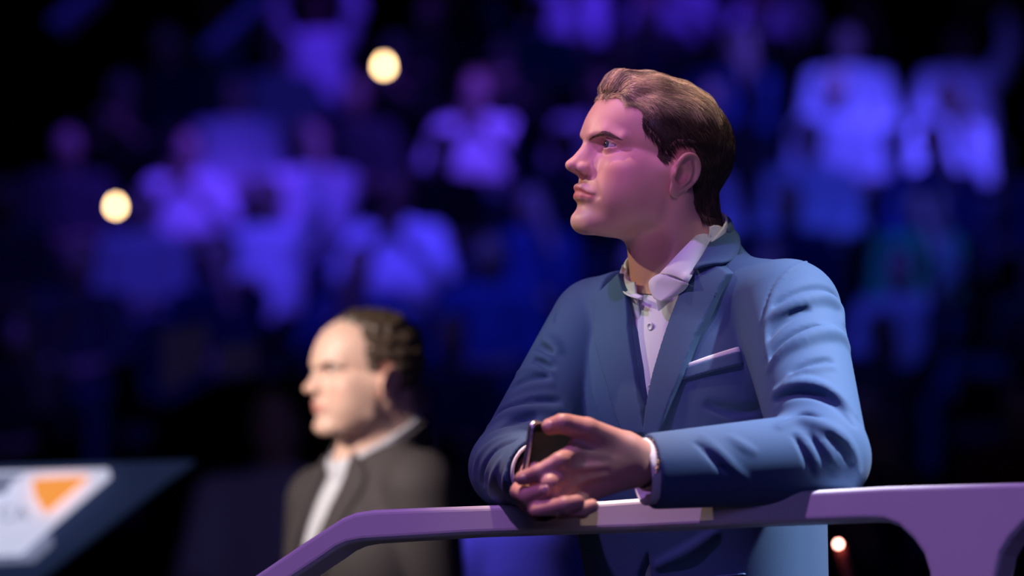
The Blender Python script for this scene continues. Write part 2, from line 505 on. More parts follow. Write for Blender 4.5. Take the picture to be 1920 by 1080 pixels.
def hair_main_sdf(skin, cut=True, inset=0.0):
    """outer shape of the short back-and-sides cut with the top swept up and back"""
    def f(p):
        q = p.copy(); q[:, 1] = np.abs(q[:, 1])
        d = ell(p, (-0.75, 0, 4.3), (9.7, 7.55, 7.6))
        d = smin(d, cap(p, (-6.8, 0, 2.0), (-6.2, 0, -3.5), 2.9, 2.3), 2.5)
        for y, r, dz in ((0, 1.5, 0), (1.9, 1.5, -0.15), (3.6, 1.4, -0.85)):
            d = smin(d, chain(q, [(7.75 - 0.10 * y * y, y, 9.6 + dz), (6.8 - 0.08 * y * y, y, 10.8 + dz), (3.0, y, 11.35 + dz), (-1.5, y, 11.1 + dz), (-4.5, y, 10.0 + dz)],
                              [r * 0.95, r, r, r, r], 0.4), 1.0)
        d = smin(d, ell(q, (3.4, 5.0, 5.2), (2.6, 1.35, 3.4)), 1.2)
        d = smin(d, skin(p) - f32(0.28), 0.3)
        if not cut: return d
        m = poly2d(p[:, [0, 2]], HAIRLINE) + f32(inset)
        return smax(d, m, 0.35)
    return f

def flow_main(p):
    x, y, z = p[:, 0], p[:, 1], p[:, 2]
    sg = np.sign(y)
    top = np.clip((z - 7.5) / 2.5, 0, 1) * np.clip((x + 7.5) / 4, 0, 1)
    back = np.clip((-x - 3.0) / 4.0, 0, 1)
    front = np.clip((x - 6.6) / 1.6, 0, 1)
    side = np.stack([-0.75 + 0 * x, 0.1 * sg, -0.8 + 0 * x], 1)
    bk = np.stack([0.15 + 0 * x, -0.15 * sg, -1 + 0 * x], 1)
    tp = np.stack([-1 + 0 * x, 0.22 * sg * np.clip(np.abs(y) / 3, 0, 1) + 0.12, 0.05 - 0.5 * np.clip(-x / 6, 0, 1)], 1)
    fr = np.stack([-0.25 + 0 * x, 0.1 + 0 * x, 1 + 0 * x], 1)
    lowr = side * (1 - back)[:, None] + bk * back[:, None]
    up = tp * (1 - front)[:, None] + fr * front[:, None]
    d = lowr * (1 - top)[:, None] + up * top[:, None]
    return d / (length(d)[:, None] + 1e-9)

def wave(p, fr, ph):
    return np.sin(p[:, 0] * fr + ph) * np.sin(p[:, 1] * fr * 1.3 + ph * 2.1 + 1) + np.sin(p[:, 2] * fr * 0.9 + p[:, 0] * fr * 0.5 + ph * 1.7)

def grow(fh, surf, n, m, flow, lenf, rng, sink=(0.05, 0.45), lift=0.0):
    """strands that run along the hair shape fh from random points of its surface"""
    i = rng.integers(0, len(surf), n)
    p = surf[i] + rng.normal(0, 0.06, (n, 3))
    g = grad(fh, p.astype(f32))
    dep = rng.uniform(*sink, n)
    L = lenf(p) * rng.uniform(0.7, 1.15, n)
    path = [p - g * dep[:, None]]
    d0 = rng.normal(0, 0.10, (n, 3))
    for k in range(1, m):
        pk = path[-1].astype(f32)
        d = flow(pk) + d0
        cl = np.stack([wave(pk, 1.1, 0.3), wave(pk, 1.3, 1.9), wave(pk, 1.0, 4.0)], 1) * 0.16
        d = d + cl
        d /= length(d)[:, None]
        nx = pk + d * (L / (m - 1))[:, None]
        g = grad(fh, nx)
        v = fh(nx)
        tgt = -dep * (1 - 0.75 * k / (m - 1)) + lift * (k / (m - 1)) ** 2 * rng.uniform(0, 1, n)
        nx = nx - g * (v - tgt)[:, None] * 0.85
        path.append(nx)
    return np.stack(path, 1)

def eye_mesh(sg, gaze):
    """eyeball with iris and pupil rings facing the gaze (head centimetres)"""
    g = np.asarray(gaze, float); g /= np.linalg.norm(g)
    a = np.cross(g, (0, 0, 1)); a /= np.linalg.norm(a); b = np.cross(a, g)
    V, C = [], []
    angs = [0, 0.06, 0.16, 0.19, 0.22, 0.34, 0.44, 0.49, 0.54, 0.7, 1.0, 1.4, 1.9, 2.5, math.pi]
    n = 28
    for t in angs:
        bulge = 0.09 * math.exp(-(t / 0.42) ** 4)
        for j in range(n):
            w = 2 * math.pi * j / n
            V.append(np.array((EYE[0], EYE[1] * sg, EYE[2])) + (1.2 + bulge) * (g * math.cos(t) + (a * math.cos(w) + b * math.sin(w)) * math.sin(t)))
            C.append((0.01, 0.01, 0.012) if t < 0.2 else (0.05, 0.075, 0.10) if t < 0.46 else (0.02, 0.03, 0.04) if t < 0.5 else (0.50, 0.43, 0.42))
    F = [(i * n + j, i * n + (j + 1) % n, (i + 1) * n + (j + 1) % n, (i + 1) * n + j) for i in range(len(angs) - 1) for j in range(n)]
    return np.array(V), np.array(F), np.array(C)

SKIN = mat('skin', (0.7, 0.45, 0.35), 0.47, 0.45, attr='tint', sss=0.12, noise=(60, 0.05), bump=(900, 0.12, 0.0006))
EYEM = mat('eye_wet', (0.6, 0.6, 0.6), 0.08, 0.6, attr='tint')
HAIRM = mat('brown_hair', (0.10, 0.06, 0.035), 0.42, 0.5, attr='tint')

def brow_paths(skin, sg, n, rng, path):
    c = catmull(path, 8)
    t = rng.uniform(0, 1, n) ** 0.9
    i = np.clip((t * (len(c) - 1)).astype(int), 0, len(c) - 2)
    p = c[i] + (c[i + 1] - c[i]) * rng.uniform(0, 1, (n, 1))
    tan = c[i + 1] - c[i]; tan /= np.linalg.norm(tan, axis=1, keepdims=True)
    wid = 0.28 * (1 - 0.5 * t)
    off = rng.uniform(-1, 1, n) * wid
    p[:, 2] += off
    p[:, 1] *= sg; tan[:, 1] *= sg
    p = settle(skin, p)
    out = []
    for k in range(4):
        s_ = k / 3
        up = (0.35 * (1 - t) - off * 0.9)
        q = p + tan * (s_ * 0.75) + np.array([0, 0, 1]) * (up * s_ * 0.5)[:, None]
        q = settle(skin, q, 3) + grad(skin, q.astype(f32)) * (0.02 + 0.08 * math.sin(s_ * 2.4))
        out.append(q)
    return np.stack(out, 1)

def lenf_main(p):
    top = np.clip((p[:, 2] - 7.5) / 2.5, 0, 1) * np.clip((p[:, 0] + 7.5) / 4, 0, 1)
    return 1.2 + 2.9 * top

def main_head(HR, HPOS, P, parent):
    rng = np.random.default_rng(3)
    f = head_sdf(P)
    V, Q = sdf_mesh(f, (-11, -10.5, -16), (13.5, 10.5, 13.5), 0.135)
    skin_part = (head_world(HR, HPOS, V), Q, skin_tint(V, (0.70, 0.38, 0.315)))
    for sg in (1, -1):
        v, F, C = eye_mesh(sg, (1, 0.1 * sg + 0.06, 0.06))
        o = mesh_obj('eye', head_world(HR, HPOS, v), F, EYEM, parent, colors=C)
        bp = brow_paths(f, sg, 210, rng, [(10.1, 1.0, 2.55), (9.8, 2.2, 3.05), (8.9, 3.6, 3.65), (7.6, 5.0, 3.1)])
        bv, bf = strands_mesh(bp, 0.02, 0.005)
        mesh_obj('eyebrow', head_world(HR, HPOS, bv), bf, HAIRM, parent, colors=np.tile((0.12, 0.075, 0.05), (len(bv), 1)))
    fh = hair_main_sdf(f)
    fc = hair_main_sdf(f, True, 0.4)
    capv, capq = sdf_mesh(lambda p: fc(p) + f32(0.22), (-12, -9.5, -7), (11.5, 9.5, 14.5), 0.24)
    hv, hq = sdf_mesh(lambda p: fh(p) + f32(0.2), (-12, -9.5, -7), (11.5, 9.5, 14.5), 0.22)
    nv, nq = len(capv), capq
    fs = hair_main_sdf(head_sdf(dict(P, ears=False, face=False)), False)
    rv = hv[(np.abs(fs(hv.astype(f32)) + 0.2) < 0.3) & (poly2d(hv[:, [0, 2]].astype(f32), HAIRLINE) < -0.05)]
    pts = grow(fs, rv + grad(fs, rv.astype(f32)) * 0.2, 15000, 7, flow_main, lenf_main, rng)
    fr = rv[(rv[:, 0] > 4.5) & (rv[:, 2] > 7.5)]
    eg = rv[(poly2d(rv[:, [0, 2]].astype(f32), HAIRLINE) > -0.8)]
    pts = np.concatenate([pts, grow(fs, eg, 3500, 7, flow_main, lambda p: 0.5 * lenf_main(p), rng, sink=(0.05, 0.3))])
    pts = np.concatenate([pts, grow(fs, fr, 3500, 7, flow_main, lenf_main, rng, sink=(0.0, 0.3), lift=0.25)])
    sv, sf = strands_mesh(pts, 0.034, 0.008)
    tone = rng.uniform(0.6, 1.5, len(pts))
    mid = pts[:, 3].astype(f32)
    tone *= np.clip(1.0 + 0.42 * np.sin(mid[:, 1] * 2.6 + 1.3 * np.sin(mid[:, 0] * 0.8) + mid[:, 2] * 1.5) + 0.25 * np.sin(mid[:, 1] * 5.1 + mid[:, 2] * 3.0), 0.3, 1.8)
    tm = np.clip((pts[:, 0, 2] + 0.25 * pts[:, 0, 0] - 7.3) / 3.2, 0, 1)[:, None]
    base = np.array((0.05, 0.03, 0.02)) * (1 - tm) + np.array((0.66, 0.52, 0.31)) * tm  # lighter brown top, its colour raised further to stand in for top light
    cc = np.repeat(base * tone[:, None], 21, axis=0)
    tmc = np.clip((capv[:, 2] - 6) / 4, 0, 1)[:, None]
    cc0 = np.array((0.03, 0.018, 0.011)) * (1 - tmc) + np.array((0.20, 0.15, 0.085)) * tmc  # cap follows the same painted light towards the top
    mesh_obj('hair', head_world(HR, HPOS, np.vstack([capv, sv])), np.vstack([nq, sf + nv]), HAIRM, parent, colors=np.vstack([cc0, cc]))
    return skin_part

# ------------------------------------------------------------------ the handrail panel of the stage balcony
RD = np.array([0.868, -0.497, 0.0])                       # along the rail, towards the right and the camera
RN = np.array([-0.497, -0.868, 0.0])                      # out of its front face
RP = W(1100, 950, 4.75)
def rail_pt(px, py):
    o = CAMP; dr = RV @ np.array([(px - 960) / FPX, (540 - py) / FPX, 1.0])
    t = (RP - o) @ RN / (dr @ RN)
    w = o + dr * t - RP
    return (w @ RD, w[2])

# ------------------------------------------------------------------ suited torso, arms
def torso_frame(LS, RS, lean):
    S = LS - RS; S[2] = 0; S /= np.linalg.norm(S)
    N = np.array([S[1], -S[0], 0.0])                      # front
    T = np.array([0, 0, 1.0]) * math.cos(lean) + N * math.sin(lean)
    N2 = N * math.cos(lean) - np.array([0, 0, 1.0]) * math.sin(lean)
    return S, N2, T

TORSO_T = [-0.95, -0.80, -0.66, -0.52, -0.38, -0.22, -0.10, -0.03, 0.02, 0.06, 0.09, 0.13]
TORSO_A = [0.190, 0.188, 0.184, 0.172, 0.166, 0.180, 0.185, 0.170, 0.130, 0.088, 0.066, 0.060]
TORSO_B = [0.128, 0.130, 0.128, 0.120, 0.120, 0.130, 0.126, 0.108, 0.088, 0.072, 0.060, 0.056]
TORSO_C = [0.000, 0.002, 0.006, 0.010, 0.014, 0.016, 0.010, 0.000, -0.004, -0.006, -0.004, 0.0]
def torso_sdf(O, S, N, T, k=1.0):
    M = np.stack([S, N, T], 1)
    fine = np.linspace(-0.95, 0.13, 109)
    def sm(v):
        w = np.interp(fine, TORSO_T, v)
        for _ in range(5):
            w = np.convolve(np.pad(w, 2, mode='edge'), [0.1, 0.2, 0.4, 0.2, 0.1], 'valid')
        return w
    A_, B_, C_ = sm(TORSO_A) * k, sm(TORSO_B) * k, sm(TORSO_C)
    def f(p):
        q = (p - vec(O)) @ vec(M)
        t = np.clip(q[:, 2], -0.95, 0.13)
        a = np.interp(t, fine, A_).astype(f32); b = np.interp(t, fine, B_).astype(f32); c = np.interp(t, fine, C_).astype(f32)
        x = np.abs(q[:, 0]) / a; y = np.abs(q[:, 1] - c) / b
        r = (x ** 2.3 + y ** 2.3) ** f32(1 / 2.3)
        d = (r - 1) * np.minimum(a, b) * f32(0.85)
        return np.maximum(d, np.abs(q[:, 2] + f32(0.41)) - f32(0.54))
    return f, M
# ------------------------------------------------------------------ the man in the blue suit
SUIT = mat('blue_suit_wool', (0.040, 0.080, 0.175), 0.75, 0.16, noise=(900, 0.14), bump=(1400, 0.25, 0.0006), sheen=0.04)
SHIRT = mat('white_shirt_cotton', (0.60, 0.60, 0.66), 0.7, 0.3, bump=(700, 0.10, 0.0005))
BUTTON = mat('pearl_button', (0.75, 0.73, 0.76), 0.3, 0.5)
DARKBTN = mat('dark_suit_button', (0.02, 0.03, 0.06), 0.35, 0.5)
DARKCLOTH = mat('dark_trouser_wool', (0.03, 0.05, 0.11), 0.7, 0.3)
SHOE = mat('black_shoe_leather', (0.012, 0.011, 0.012), 0.3, 0.5)
FLOOR_Z = RP[2] - 1.08

LS = W(1478, 586, 4.88); RS = W(1122, 612, 5.12)
TO = (LS + RS) / 2
TS, TN, TT = torso_frame(LS.copy(), RS.copy(), math.radians(7))
torso, TM = torso_sdf(TO, TS, TN, TT)
HR = RV @ SWAP @ frame_from(math.pi + math.radians(21.2), math.radians(8.9), math.radians(-0.6))
HPOS = W(1226, 324, 5.0)
def to_head(w): return tuple(((np.asarray(w) - HPOS) @ HR) * 100)
NECK_A, NECK_B = W(1246, 395, 5.005), W(1276, 590, 5.0)
LE, LW_ = W(1543, 858, 4.66), W(1218, 884, 4.60)          # near elbow and wrist
RE, RW_ = W(958, 877, 4.92), W(1016, 886, 4.73)           # far elbow and wrist
def arms(p):
    d = smin(cap(p, LS, LE, 0.066, 0.054), cap(p, LE, LW_, 0.054, 0.0435), 0.012)
    e = smin(cap(p, RS, RE, 0.063, 0.050), cap(p, RE, RW_, 0.050, 0.0425), 0.012)
    return d, e
trap = [NECK_B + TT * 0.022 - TN * 0.005, LS + TT * 0.012, RS + TT * 0.012]
def jacket_base(p):
    d = torso(p)
    d = smin(d, cap(p, trap[0], trap[1], 0.060, 0.054), 0.03)
    d = smin(d, cap(p, trap[0], trap[2], 0.060, 0.052), 0.03)
    a, b = arms(p)
    d = smin(d, a, 0.022)
    return smin(d, b, 0.022)
def body_front(p):                                         # jacket without the arms: chest details are laid on it
    d = torso(p)
    d = smin(d, cap(p, trap[0], trap[1], 0.060, 0.054), 0.03)
    return smin(d, cap(p, trap[0], trap[2], 0.060, 0.052), 0.03)
def to_st(px, py, f=body_front):
    w = cast(f, px, py)
    q = (w - TO) @ TM
    return (q[0], q[2])
def poly_st(pts, f=body_front): return [to_st(x, y, f) for x, y in pts]
def st(p):
    return ((p - vec(TO)) @ vec(TM))[:, [0, 2]]
def nn(p):
    return ((p - vec(TO)) @ vec(TM))[:, 1]

# folds of the sleeves: crests (+) and hollows (-) drawn where the photograph shows them, laid on the cloth
FOLDS = [  # radius, sink, k, points
    (+1, 0.009, [(1440, 602), (1470, 583), (1505, 568), (1545, 562), (1570, 580), (1577, 606)]),
    (-1, 0.0045, [(1446, 578), (1474, 560), (1508, 546), (1545, 543), (1570, 558)]),
    (-1, 0.005, [(1438, 640), (1456, 614), (1482, 594), (1512, 582)]),
    (+1, 0.010, [(1446, 692), (1470, 660), (1505, 640), (1545, 627), (1573, 632), (1587, 652)]),
    (-1, 0.0065, [(1441, 678), (1462, 650), (1492, 628), (1530, 614)]),
    (+1, 0.006, [(1478, 716), (1512, 698), (1555, 690)]),
    (-1, 0.005, [(1490, 698), (1520, 684), (1555, 677)]),
    (+1, 0.009, [(1455, 738), (1490, 725), (1530, 727), (1568, 745), (1600, 780)]),
    (-1, 0.007, [(1458, 750), (1492, 738), (1530, 740), (1566, 760), (1596, 795)]),
    (-1, 0.006, [(1476, 792), (1502, 781), (1530, 785)]),
    (+1, 0.007, [(1462, 802), (1495, 791), (1530, 797), (1570, 816), (1595, 845), (1606, 885)]),
    (-1, 0.0045, [(1555, 818), (1578, 838), (1596, 868)], 0.006),
    (+1, 0.0040, [(1528, 812), (1552, 848), (1574, 885)], 0.005),
    (-1, 0.0034, [(1518, 816), (1542, 854), (1562, 890)], 0.005),
    (+1, 0.0040, [(1498, 814), (1522, 852), (1537, 892)], 0.005),
    (-1, 0.0030, [(1488, 818), (1510, 856), (1524, 890)], 0.005),
    (+1, 0.0050, [(1316, 820), (1345, 846), (1374, 876), (1404, 904)], 0.007),
    (-1, 0.0030, [(1306, 832), (1332, 856), (1360, 886)], 0.006),
    (+1, 0.0040, [(1370, 822), (1390, 836), (1412, 848)], 0.008),
    # far sleeve
    (+1, 0.009, [(1005, 622), (1025, 635), (1045, 660)]),
    (+1, 0.008, [(985, 665), (1005, 664), (1030, 680)]),
    (-1, 0.007, [(990, 652), (1010, 650), (1032, 662)]),
    (+1, 0.008, [(975, 700), (1000, 692), (1030, 705)]),
    (-1, 0.007, [(978, 684), (1004, 678), (1030, 690)]),
    (+1, 0.007, [(958, 745), (990, 728), (1030, 722)]),
    (-1, 0.007, [(960, 726), (990, 712), (1025, 708)]),
    (+1, 0.008, [(920, 800), (950, 778), (990, 768), (1040, 770)]),
    (-1, 0.008, [(930, 778), (960, 762), (1000, 752), (1045, 752)]),
    (-1, 0.007, [(925, 818), (955, 796), (1000, 784)]),
    (+1, 0.006, [(900, 850), (920, 822), (955, 808), (990, 806)]),
    (+1, 0.005, [(893, 900), (900, 860), (925, 832), (960, 818)]),
    (-1, 0.005, [(905, 905), (912, 868), (932, 842), (965, 828)]),
    (+1, 0.006, [(925, 930), (928, 895), (940, 865)]),
    (+1, 0.006, [(950, 925), (952, 895), (962, 868)]),
    # seams of the sleeve heads
    (-1, 0.0026, [(1506, 488), (1470, 508), (1446, 545), (1432, 600), (1430, 640), (1438, 690)], 0.003),
    (+1, 0.004, [(1512, 490), (1477, 511), (1453, 548), (1439, 602), (1437, 640), (1444, 688)], 0.006),
    (-1, 0.0026, [(1058, 535), (1046, 570), (1042, 605)], 0.003),
    # body
    (-1, 0.006, [(1330, 760), (1370, 770), (1420, 768)]),
    (+1, 0.007, [(1235, 1060), (1290, 1035), (1340, 1000)]),
]
FOLD3 = []
for sgn, r, pts, *kk in FOLDS:
    W3 = np.array([w for w in (cast(jacket_base, x, y) for x, y in pts) if abs(float(jacket_base(w[None].astype(f32))[0])) < 0.002])
    if len(W3) < 2: continue
    c = catmull(W3, 3)
    vd = (c.mean(0) - CAMP); vd /= np.linalg.norm(vd)
    kz = (1.25 if sgn > 0 else 0.85) if c[:, 0].mean() > 0.3 and not kk else (0.95 if sgn > 0 or kk else 0.7)
    r = r * kz
    off = (r * 0.05 if sgn > 0 else -r * 0.12) if not kk else (r * 0.25 if sgn > 0 else -r * 0.35)
    FOLD3.append((sgn, r, c + vd * off, c.min(0) - 0.04, c.max(0) + 0.04, kk[0] if kk else 0.009))

V_ST = poly_st([(1161, 470), (1165, 505), (1178, 555), (1182, 613), (1194, 691), (1206, 765), (1214, 806), (1222, 765), (1234, 695), (1242, 668), (1268, 588),
                (1287, 536), (1302, 503), (1330, 450), (1342, 405)])
V_ST = V_ST + [(0.05, 0.2), (-0.06, 0.2)]
HEM_ST = poly_st([(1214, 1035), (1196, 1079)]) + [(-0.08, -0.85), (-0.02, -0.85)]
CP1, CP2, CP3 = W(1338, 410, 5.03), W(1221, 528, 4.935), W(1166, 494, 5.05)   # rim of the shirt collar
CPN = np.cross(CP2 - CP1, CP3 - CP1); CPN /= np.linalg.norm(CPN)
if CPN[2] < 0: CPN = -CPN
def jacket_sdf(p):
    d = torso(p)
    d = smin(d, cap(p, trap[0], trap[1], 0.060, 0.054), 0.03)
    d = smin(d, cap(p, trap[0], trap[2], 0.060, 0.052), 0.03)
    a, b = arms(p)
    seam = np.abs(d - a)
    # shoulder seam: the sleeve head stands a little proud of the body
    d = smin(d, a - f32(0.002), 0.006)
    d = smin(d, b - f32(0.002), 0.006)
    plo, phi = p.min(0), p.max(0)
    for sgn, r, c, lo, hi, k_ in FOLD3:
        if (plo > hi).any() or (phi < lo).any(): continue
        m = ((p > vec(lo)) & (p < vec(hi))).all(1)
        if not m.any(): continue
        n = len(c); rr = [r * (0.25 + 0.75 * math.sin(math.pi * (i + 0.6) / (n + 0.2))) for i in range(n)]
        ch = chain(p[m], c, rr)
        d[m] = smin(d[m], ch, k_) if sgn > 0 else smax(d[m], -ch, k_)
    # the cloth is a shell: hollow neck, front opening, sleeve ends
    q3 = (p - vec(TO)) @ vec(TM)
    t3 = q3[:, 2]
    front = (q3[:, 1] > 0) & (np.abs(q3[:, 0]) < 0.16)
    if front.any():
        d[front] = smax(smax(d[front], -poly2d(q3[front][:, [0, 2]], V_ST), 0.002), -poly2d(q3[front][:, [0, 2]], HEM_ST), 0.002)
    d = smax(d, -(t3 + f32(0.74)), 0.003)                  # hem
    nk = cap(p, NECK_A, NECK_B, 0.066, 0.074)
    d = smax(d, -nk, 0.004)
    hc = (p - vec(CP2)) @ vec(CPN)
    d = smax(d, -np.maximum(nk - f32(0.035), -hc - f32(0.024)), 0.006)
    for A, B in ((LE, LW_), (RE, RW_)):
        u = (B - A) / np.linalg.norm(B - A)
        s_ = (p - vec(B)) @ vec(u)
        near = length(p - vec(B)) < 0.10
        if not near.any(): continue
        d = np.where(near, smax(d, s_, 0.003), d)
        d = np.where(near, smax(d, -np.maximum(length((p - vec(B)) - s_[:, None] * vec(u)) - f32(0.0405), -s_ - 0.03), 0.002), d)
    return d
def add_bounds(*pts, pad=0.1):
    P_ = np.array(pts); return P_.min(0) - pad, P_.max(0) + pad
man = empty('person', (TO[0] + 0.03, TO[1] + 0.05, FLOOR_Z), 'man in a blue suit and open white shirt leaning on the rail holding a phone', 'person')
hips = TO - TT * 0.74
lo, hi = add_bounds(LS, RS, LE, RE, LW_, RW_, hips + TS * .1, hips - TS * .1, hips + TN * 0.05, hips - TN * 0.05, NECK_A - np.array([0, 0, 0.03]), pad=0.10)
jv, jq = sdf_mesh(jacket_sdf, lo, hi, 0.0029, slack=1.5)
mesh_obj('suit_jacket', jv, jq, SUIT, man)

# shirt under the jacket
def shirt_sdf(p):
    d = smin(torso(p), cap(p, trap[0], trap[1], 0.058, 0.050), 0.03)
    d = smin(d, cap(p, trap[0], trap[2], 0.058, 0.050), 0.03) + f32(0.011)
    q = st(p)
    t3 = q[:, 1]
    d = smax(d, -(t3 + f32(0.80)), 0.003)
    nk = cap(p, NECK_A, NECK_B + TT * 0.0, 0.0615, 0.0615)
    return smax(d, -np.maximum(nk, -t3 + 0.04), 0.003)
placket = poly_st([(1206, 560), (1199, 620), (1205, 700), (1213, 790), (1235, 790), (1232, 700), (1236, 620), (1246, 560)])
def shirt_full(p):
    d = shirt_sdf(p)
    pl = np.where(nn(p) > 0, poly2d(st(p), placket), 1).astype(f32)
    return smin(d, smax(d - f32(0.002), pl, 0.002), 0.0015)
lo, hi = add_bounds(TO + TS * .18, TO - TS * .18, hips, TO + TT * 0.08, pad=0.14)
sv, sq = sdf_mesh(shirt_full, lo, hi, 0.003, slack=1.5)
shirt = mesh_obj('shirt', sv, sq, SHIRT, man)

def layer(poly, lo_off, hi_off, name, m, parent, h=0.0018, base=body_front, pad=0.02, rnd=0.0015):
    """a flat piece of cloth that follows the chest: outline in the chest's own plane, own thickness"""
    C3 = np.array([TO + TS * a + TT * b for a, b in poly])
    def f(p):
        d = base(p)
        pl = poly2d(st(p), poly)
        x = smax(d - f32(hi_off), pl, rnd)
        x = smax(x, f32(lo_off) - d, rnd)
        return np.maximum(x, -nn(p))
    lo = (C3 - np.abs(TN) * 0.02).min(0) - 0.03; hi = (C3 + TN * 0.17).max(0) + 0.03
    lo = np.minimum(lo, (C3 + TN * 0.17).min(0) - 0.03); hi = np.maximum(hi, C3.max(0) + 0.03)
    v, q = sdf_mesh(f, lo, hi, h, slack=1.6)
    return mesh_obj(name, v, q, m, parent)

lapel_near = poly_st([(1302, 503), (1353, 492), (1376, 512), (1353, 551), (1314, 629), (1287, 703), (1252, 792), (1240, 822), (1213, 812), (1221, 753), (1233, 695), (1241, 668), (1268, 586), (1287, 536)])
layer(lapel_near, -0.004, 0.0085, 'lapel', SUIT, man)
lapel_far = poly_st([(1166, 512), (1145, 532), (1124, 552), (1119, 612), (1127, 666), (1144, 725), (1172, 812), (1214, 812), (1206, 765), (1194, 691), (1182, 613), (1178, 555), (1167, 520)])
layer(lapel_far, -0.004, 0.006, 'lapel', SUIT, man)
welt = poly_st([(1281, 713), (1289, 688), (1391, 658), (1396, 683)])
layer(welt, -0.004, 0.0035, 'breast_pocket', SUIT, man, h=0.0014)
sq_ = poly_st([(1290, 690), (1291, 681), (1386, 650), (1389, 661)])
layer(sq_, -0.003, 0.0026, 'pocket_square', SHIRT, man, h=0.0012)
pw = poly_st([(1398, 1079), (1400, 1074), (1560, 1027), (1562, 1033)])
layer(pw, -0.004, 0.003, 'hip_pocket', SUIT, man, h=0.0018)

# ------------------------------------------------------------------ shirt collar, cuffs
PN = {'neck': [to_head(NECK_A), to_head(NECK_B), to_head(NECK_B - TN * 0.02 + TT * 0.03), to_head(NECK_B + TN * 0.045 + TS * 0.02 + TT * 0.02)]}
neck_cm = head_sdf(dict(PN, ears=False, face=False))
def neck_sdf(p): return neck_cm(((p - vec(HPOS)) @ vec(HR)) * f32(100)) * f32(0.01)
c1, c2, c3 = W(1338, 410, 5.03), W(1221, 528, 4.935), W(1166, 494, 5.05)
cn = np.cross(c2 - c1, c3 - c1); cn /= np.linalg.norm(cn)
if cn[2] < 0: cn = -cn
gapd = (W(1192, 520, 4.94) - (NECK_A * 0.45 + NECK_B * 0.55)); gapd -= cn * (gapd @ cn); gapd /= np.linalg.norm(gapd)
gaps = np.cross(cn, gapd)
def collar_sdf(p):
    d = neck_sdf(p)
    h = (p - vec(c2)) @ vec(cn)
    x = smax(d - f32(0.0095), f32(0.0055) - d, 0.001)
    x = smax(x, h, 0.001)
    x = smax(x, -h - f32(0.05), 0.001)
    c0 = NECK_A * 0.45 + NECK_B * 0.55
    side = np.abs((p - vec(c0)) @ vec(gaps)) - f32(0.016)
    fr = np.maximum(side, -((p - vec(c0)) @ vec(gapd)))
    return smax(x, -fr, 0.001)
ctr = (c1 + c2 + c3) / 3
cv, cq = sdf_mesh(collar_sdf, ctr - 0.12, ctr + 0.12, 0.0015, slack=1.6, relax=3)
mesh_obj('shirt_collar', cv, cq, SHIRT, man)

def patch(name, A, B, m, parent, thick=0.0022, n=14, bulge=0.0, rows=5):
    """curved leaf of cloth between two edges, with its own thickness"""
    def res(P_, n):
        P_ = catmull(P_, 8)
        L = np.r_[0, np.cumsum(np.linalg.norm(np.diff(P_, axis=0), axis=1))]
        t = np.linspace(0, L[-1], n)
        return np.stack([np.interp(t, L, P_[:, k]) for k in range(3)], 1)
    A = res(np.array(A), n); B = res(np.array(B), n)
    nor = np.cross(A[-1] - A[0], B[n // 2] - A[n // 2]); nor /= np.linalg.norm(nor)
    if nor @ (CAMP - A[0]) < 0: nor = -nor
    g = np.array([A + (B - A) * (r / (rows - 1)) + nor * bulge * math.sin(math.pi * r / (rows - 1)) for r in range(rows)])
    V = np.vstack([g.reshape(-1, 3) + nor * thick / 2, g.reshape(-1, 3) - nor * thick / 2])
    F = []
    off = rows * n
    for r in range(rows - 1):
        for i in range(n - 1):
            a, b, c, d = r * n + i, r * n + i + 1, (r + 1) * n + i + 1, (r + 1) * n + i
            F.append((a, b, c, d)); F.append((d + off, c + off, b + off, a + off))
    rim = [i for i in range(n)] + [r * n + n - 1 for r in range(1, rows)] + [(rows - 1) * n + i for i in range(n - 2, -1, -1)] + [r * n for r in range(rows - 2, 0, -1)]
    for i in range(len(rim)):
        a, b = rim[i], rim[(i + 1) % len(rim)]
        F.append((b, a, a + off, b + off))
    o = mesh_obj(name, V, F, m, parent)
    return o
patch('collar_leaf', [W(1341, 407, 5.03), W(1310, 437, 4.965), W(1275, 472, 4.932), W(1238, 512, 4.918)],
      [W(1340, 440, 5.0), W(1326, 470, 4.95), W(1305, 505, 4.905), W(1290, 531, 4.885)], SHIRT, man, bulge=0.004)
patch('collar_leaf', [W(1238, 513, 4.919), W(1226, 519, 4.921), W(1217, 529, 4.925), W(1219, 545, 4.922), W(1227, 560, 4.915)],
      [W(1290, 531, 4.886), W(1288, 538, 4.89), W(1280, 546, 4.895), W(1264, 556, 4.90), W(1240, 566, 4.907)], SHIRT, man, bulge=0.0)
patch('collar_leaf', [W(1167, 497, 5.025), W(1162, 515, 5.005), W(1163, 540, 4.985), W(1176, 553, 4.96), W(1200, 561, 4.94)],
      [W(1173, 504, 5.03), W(1177, 522, 5.01), W(1184, 540, 4.985), W(1193, 551, 4.96), W(1206, 556, 4.945)], SHIRT, man, bulge=-0.002)
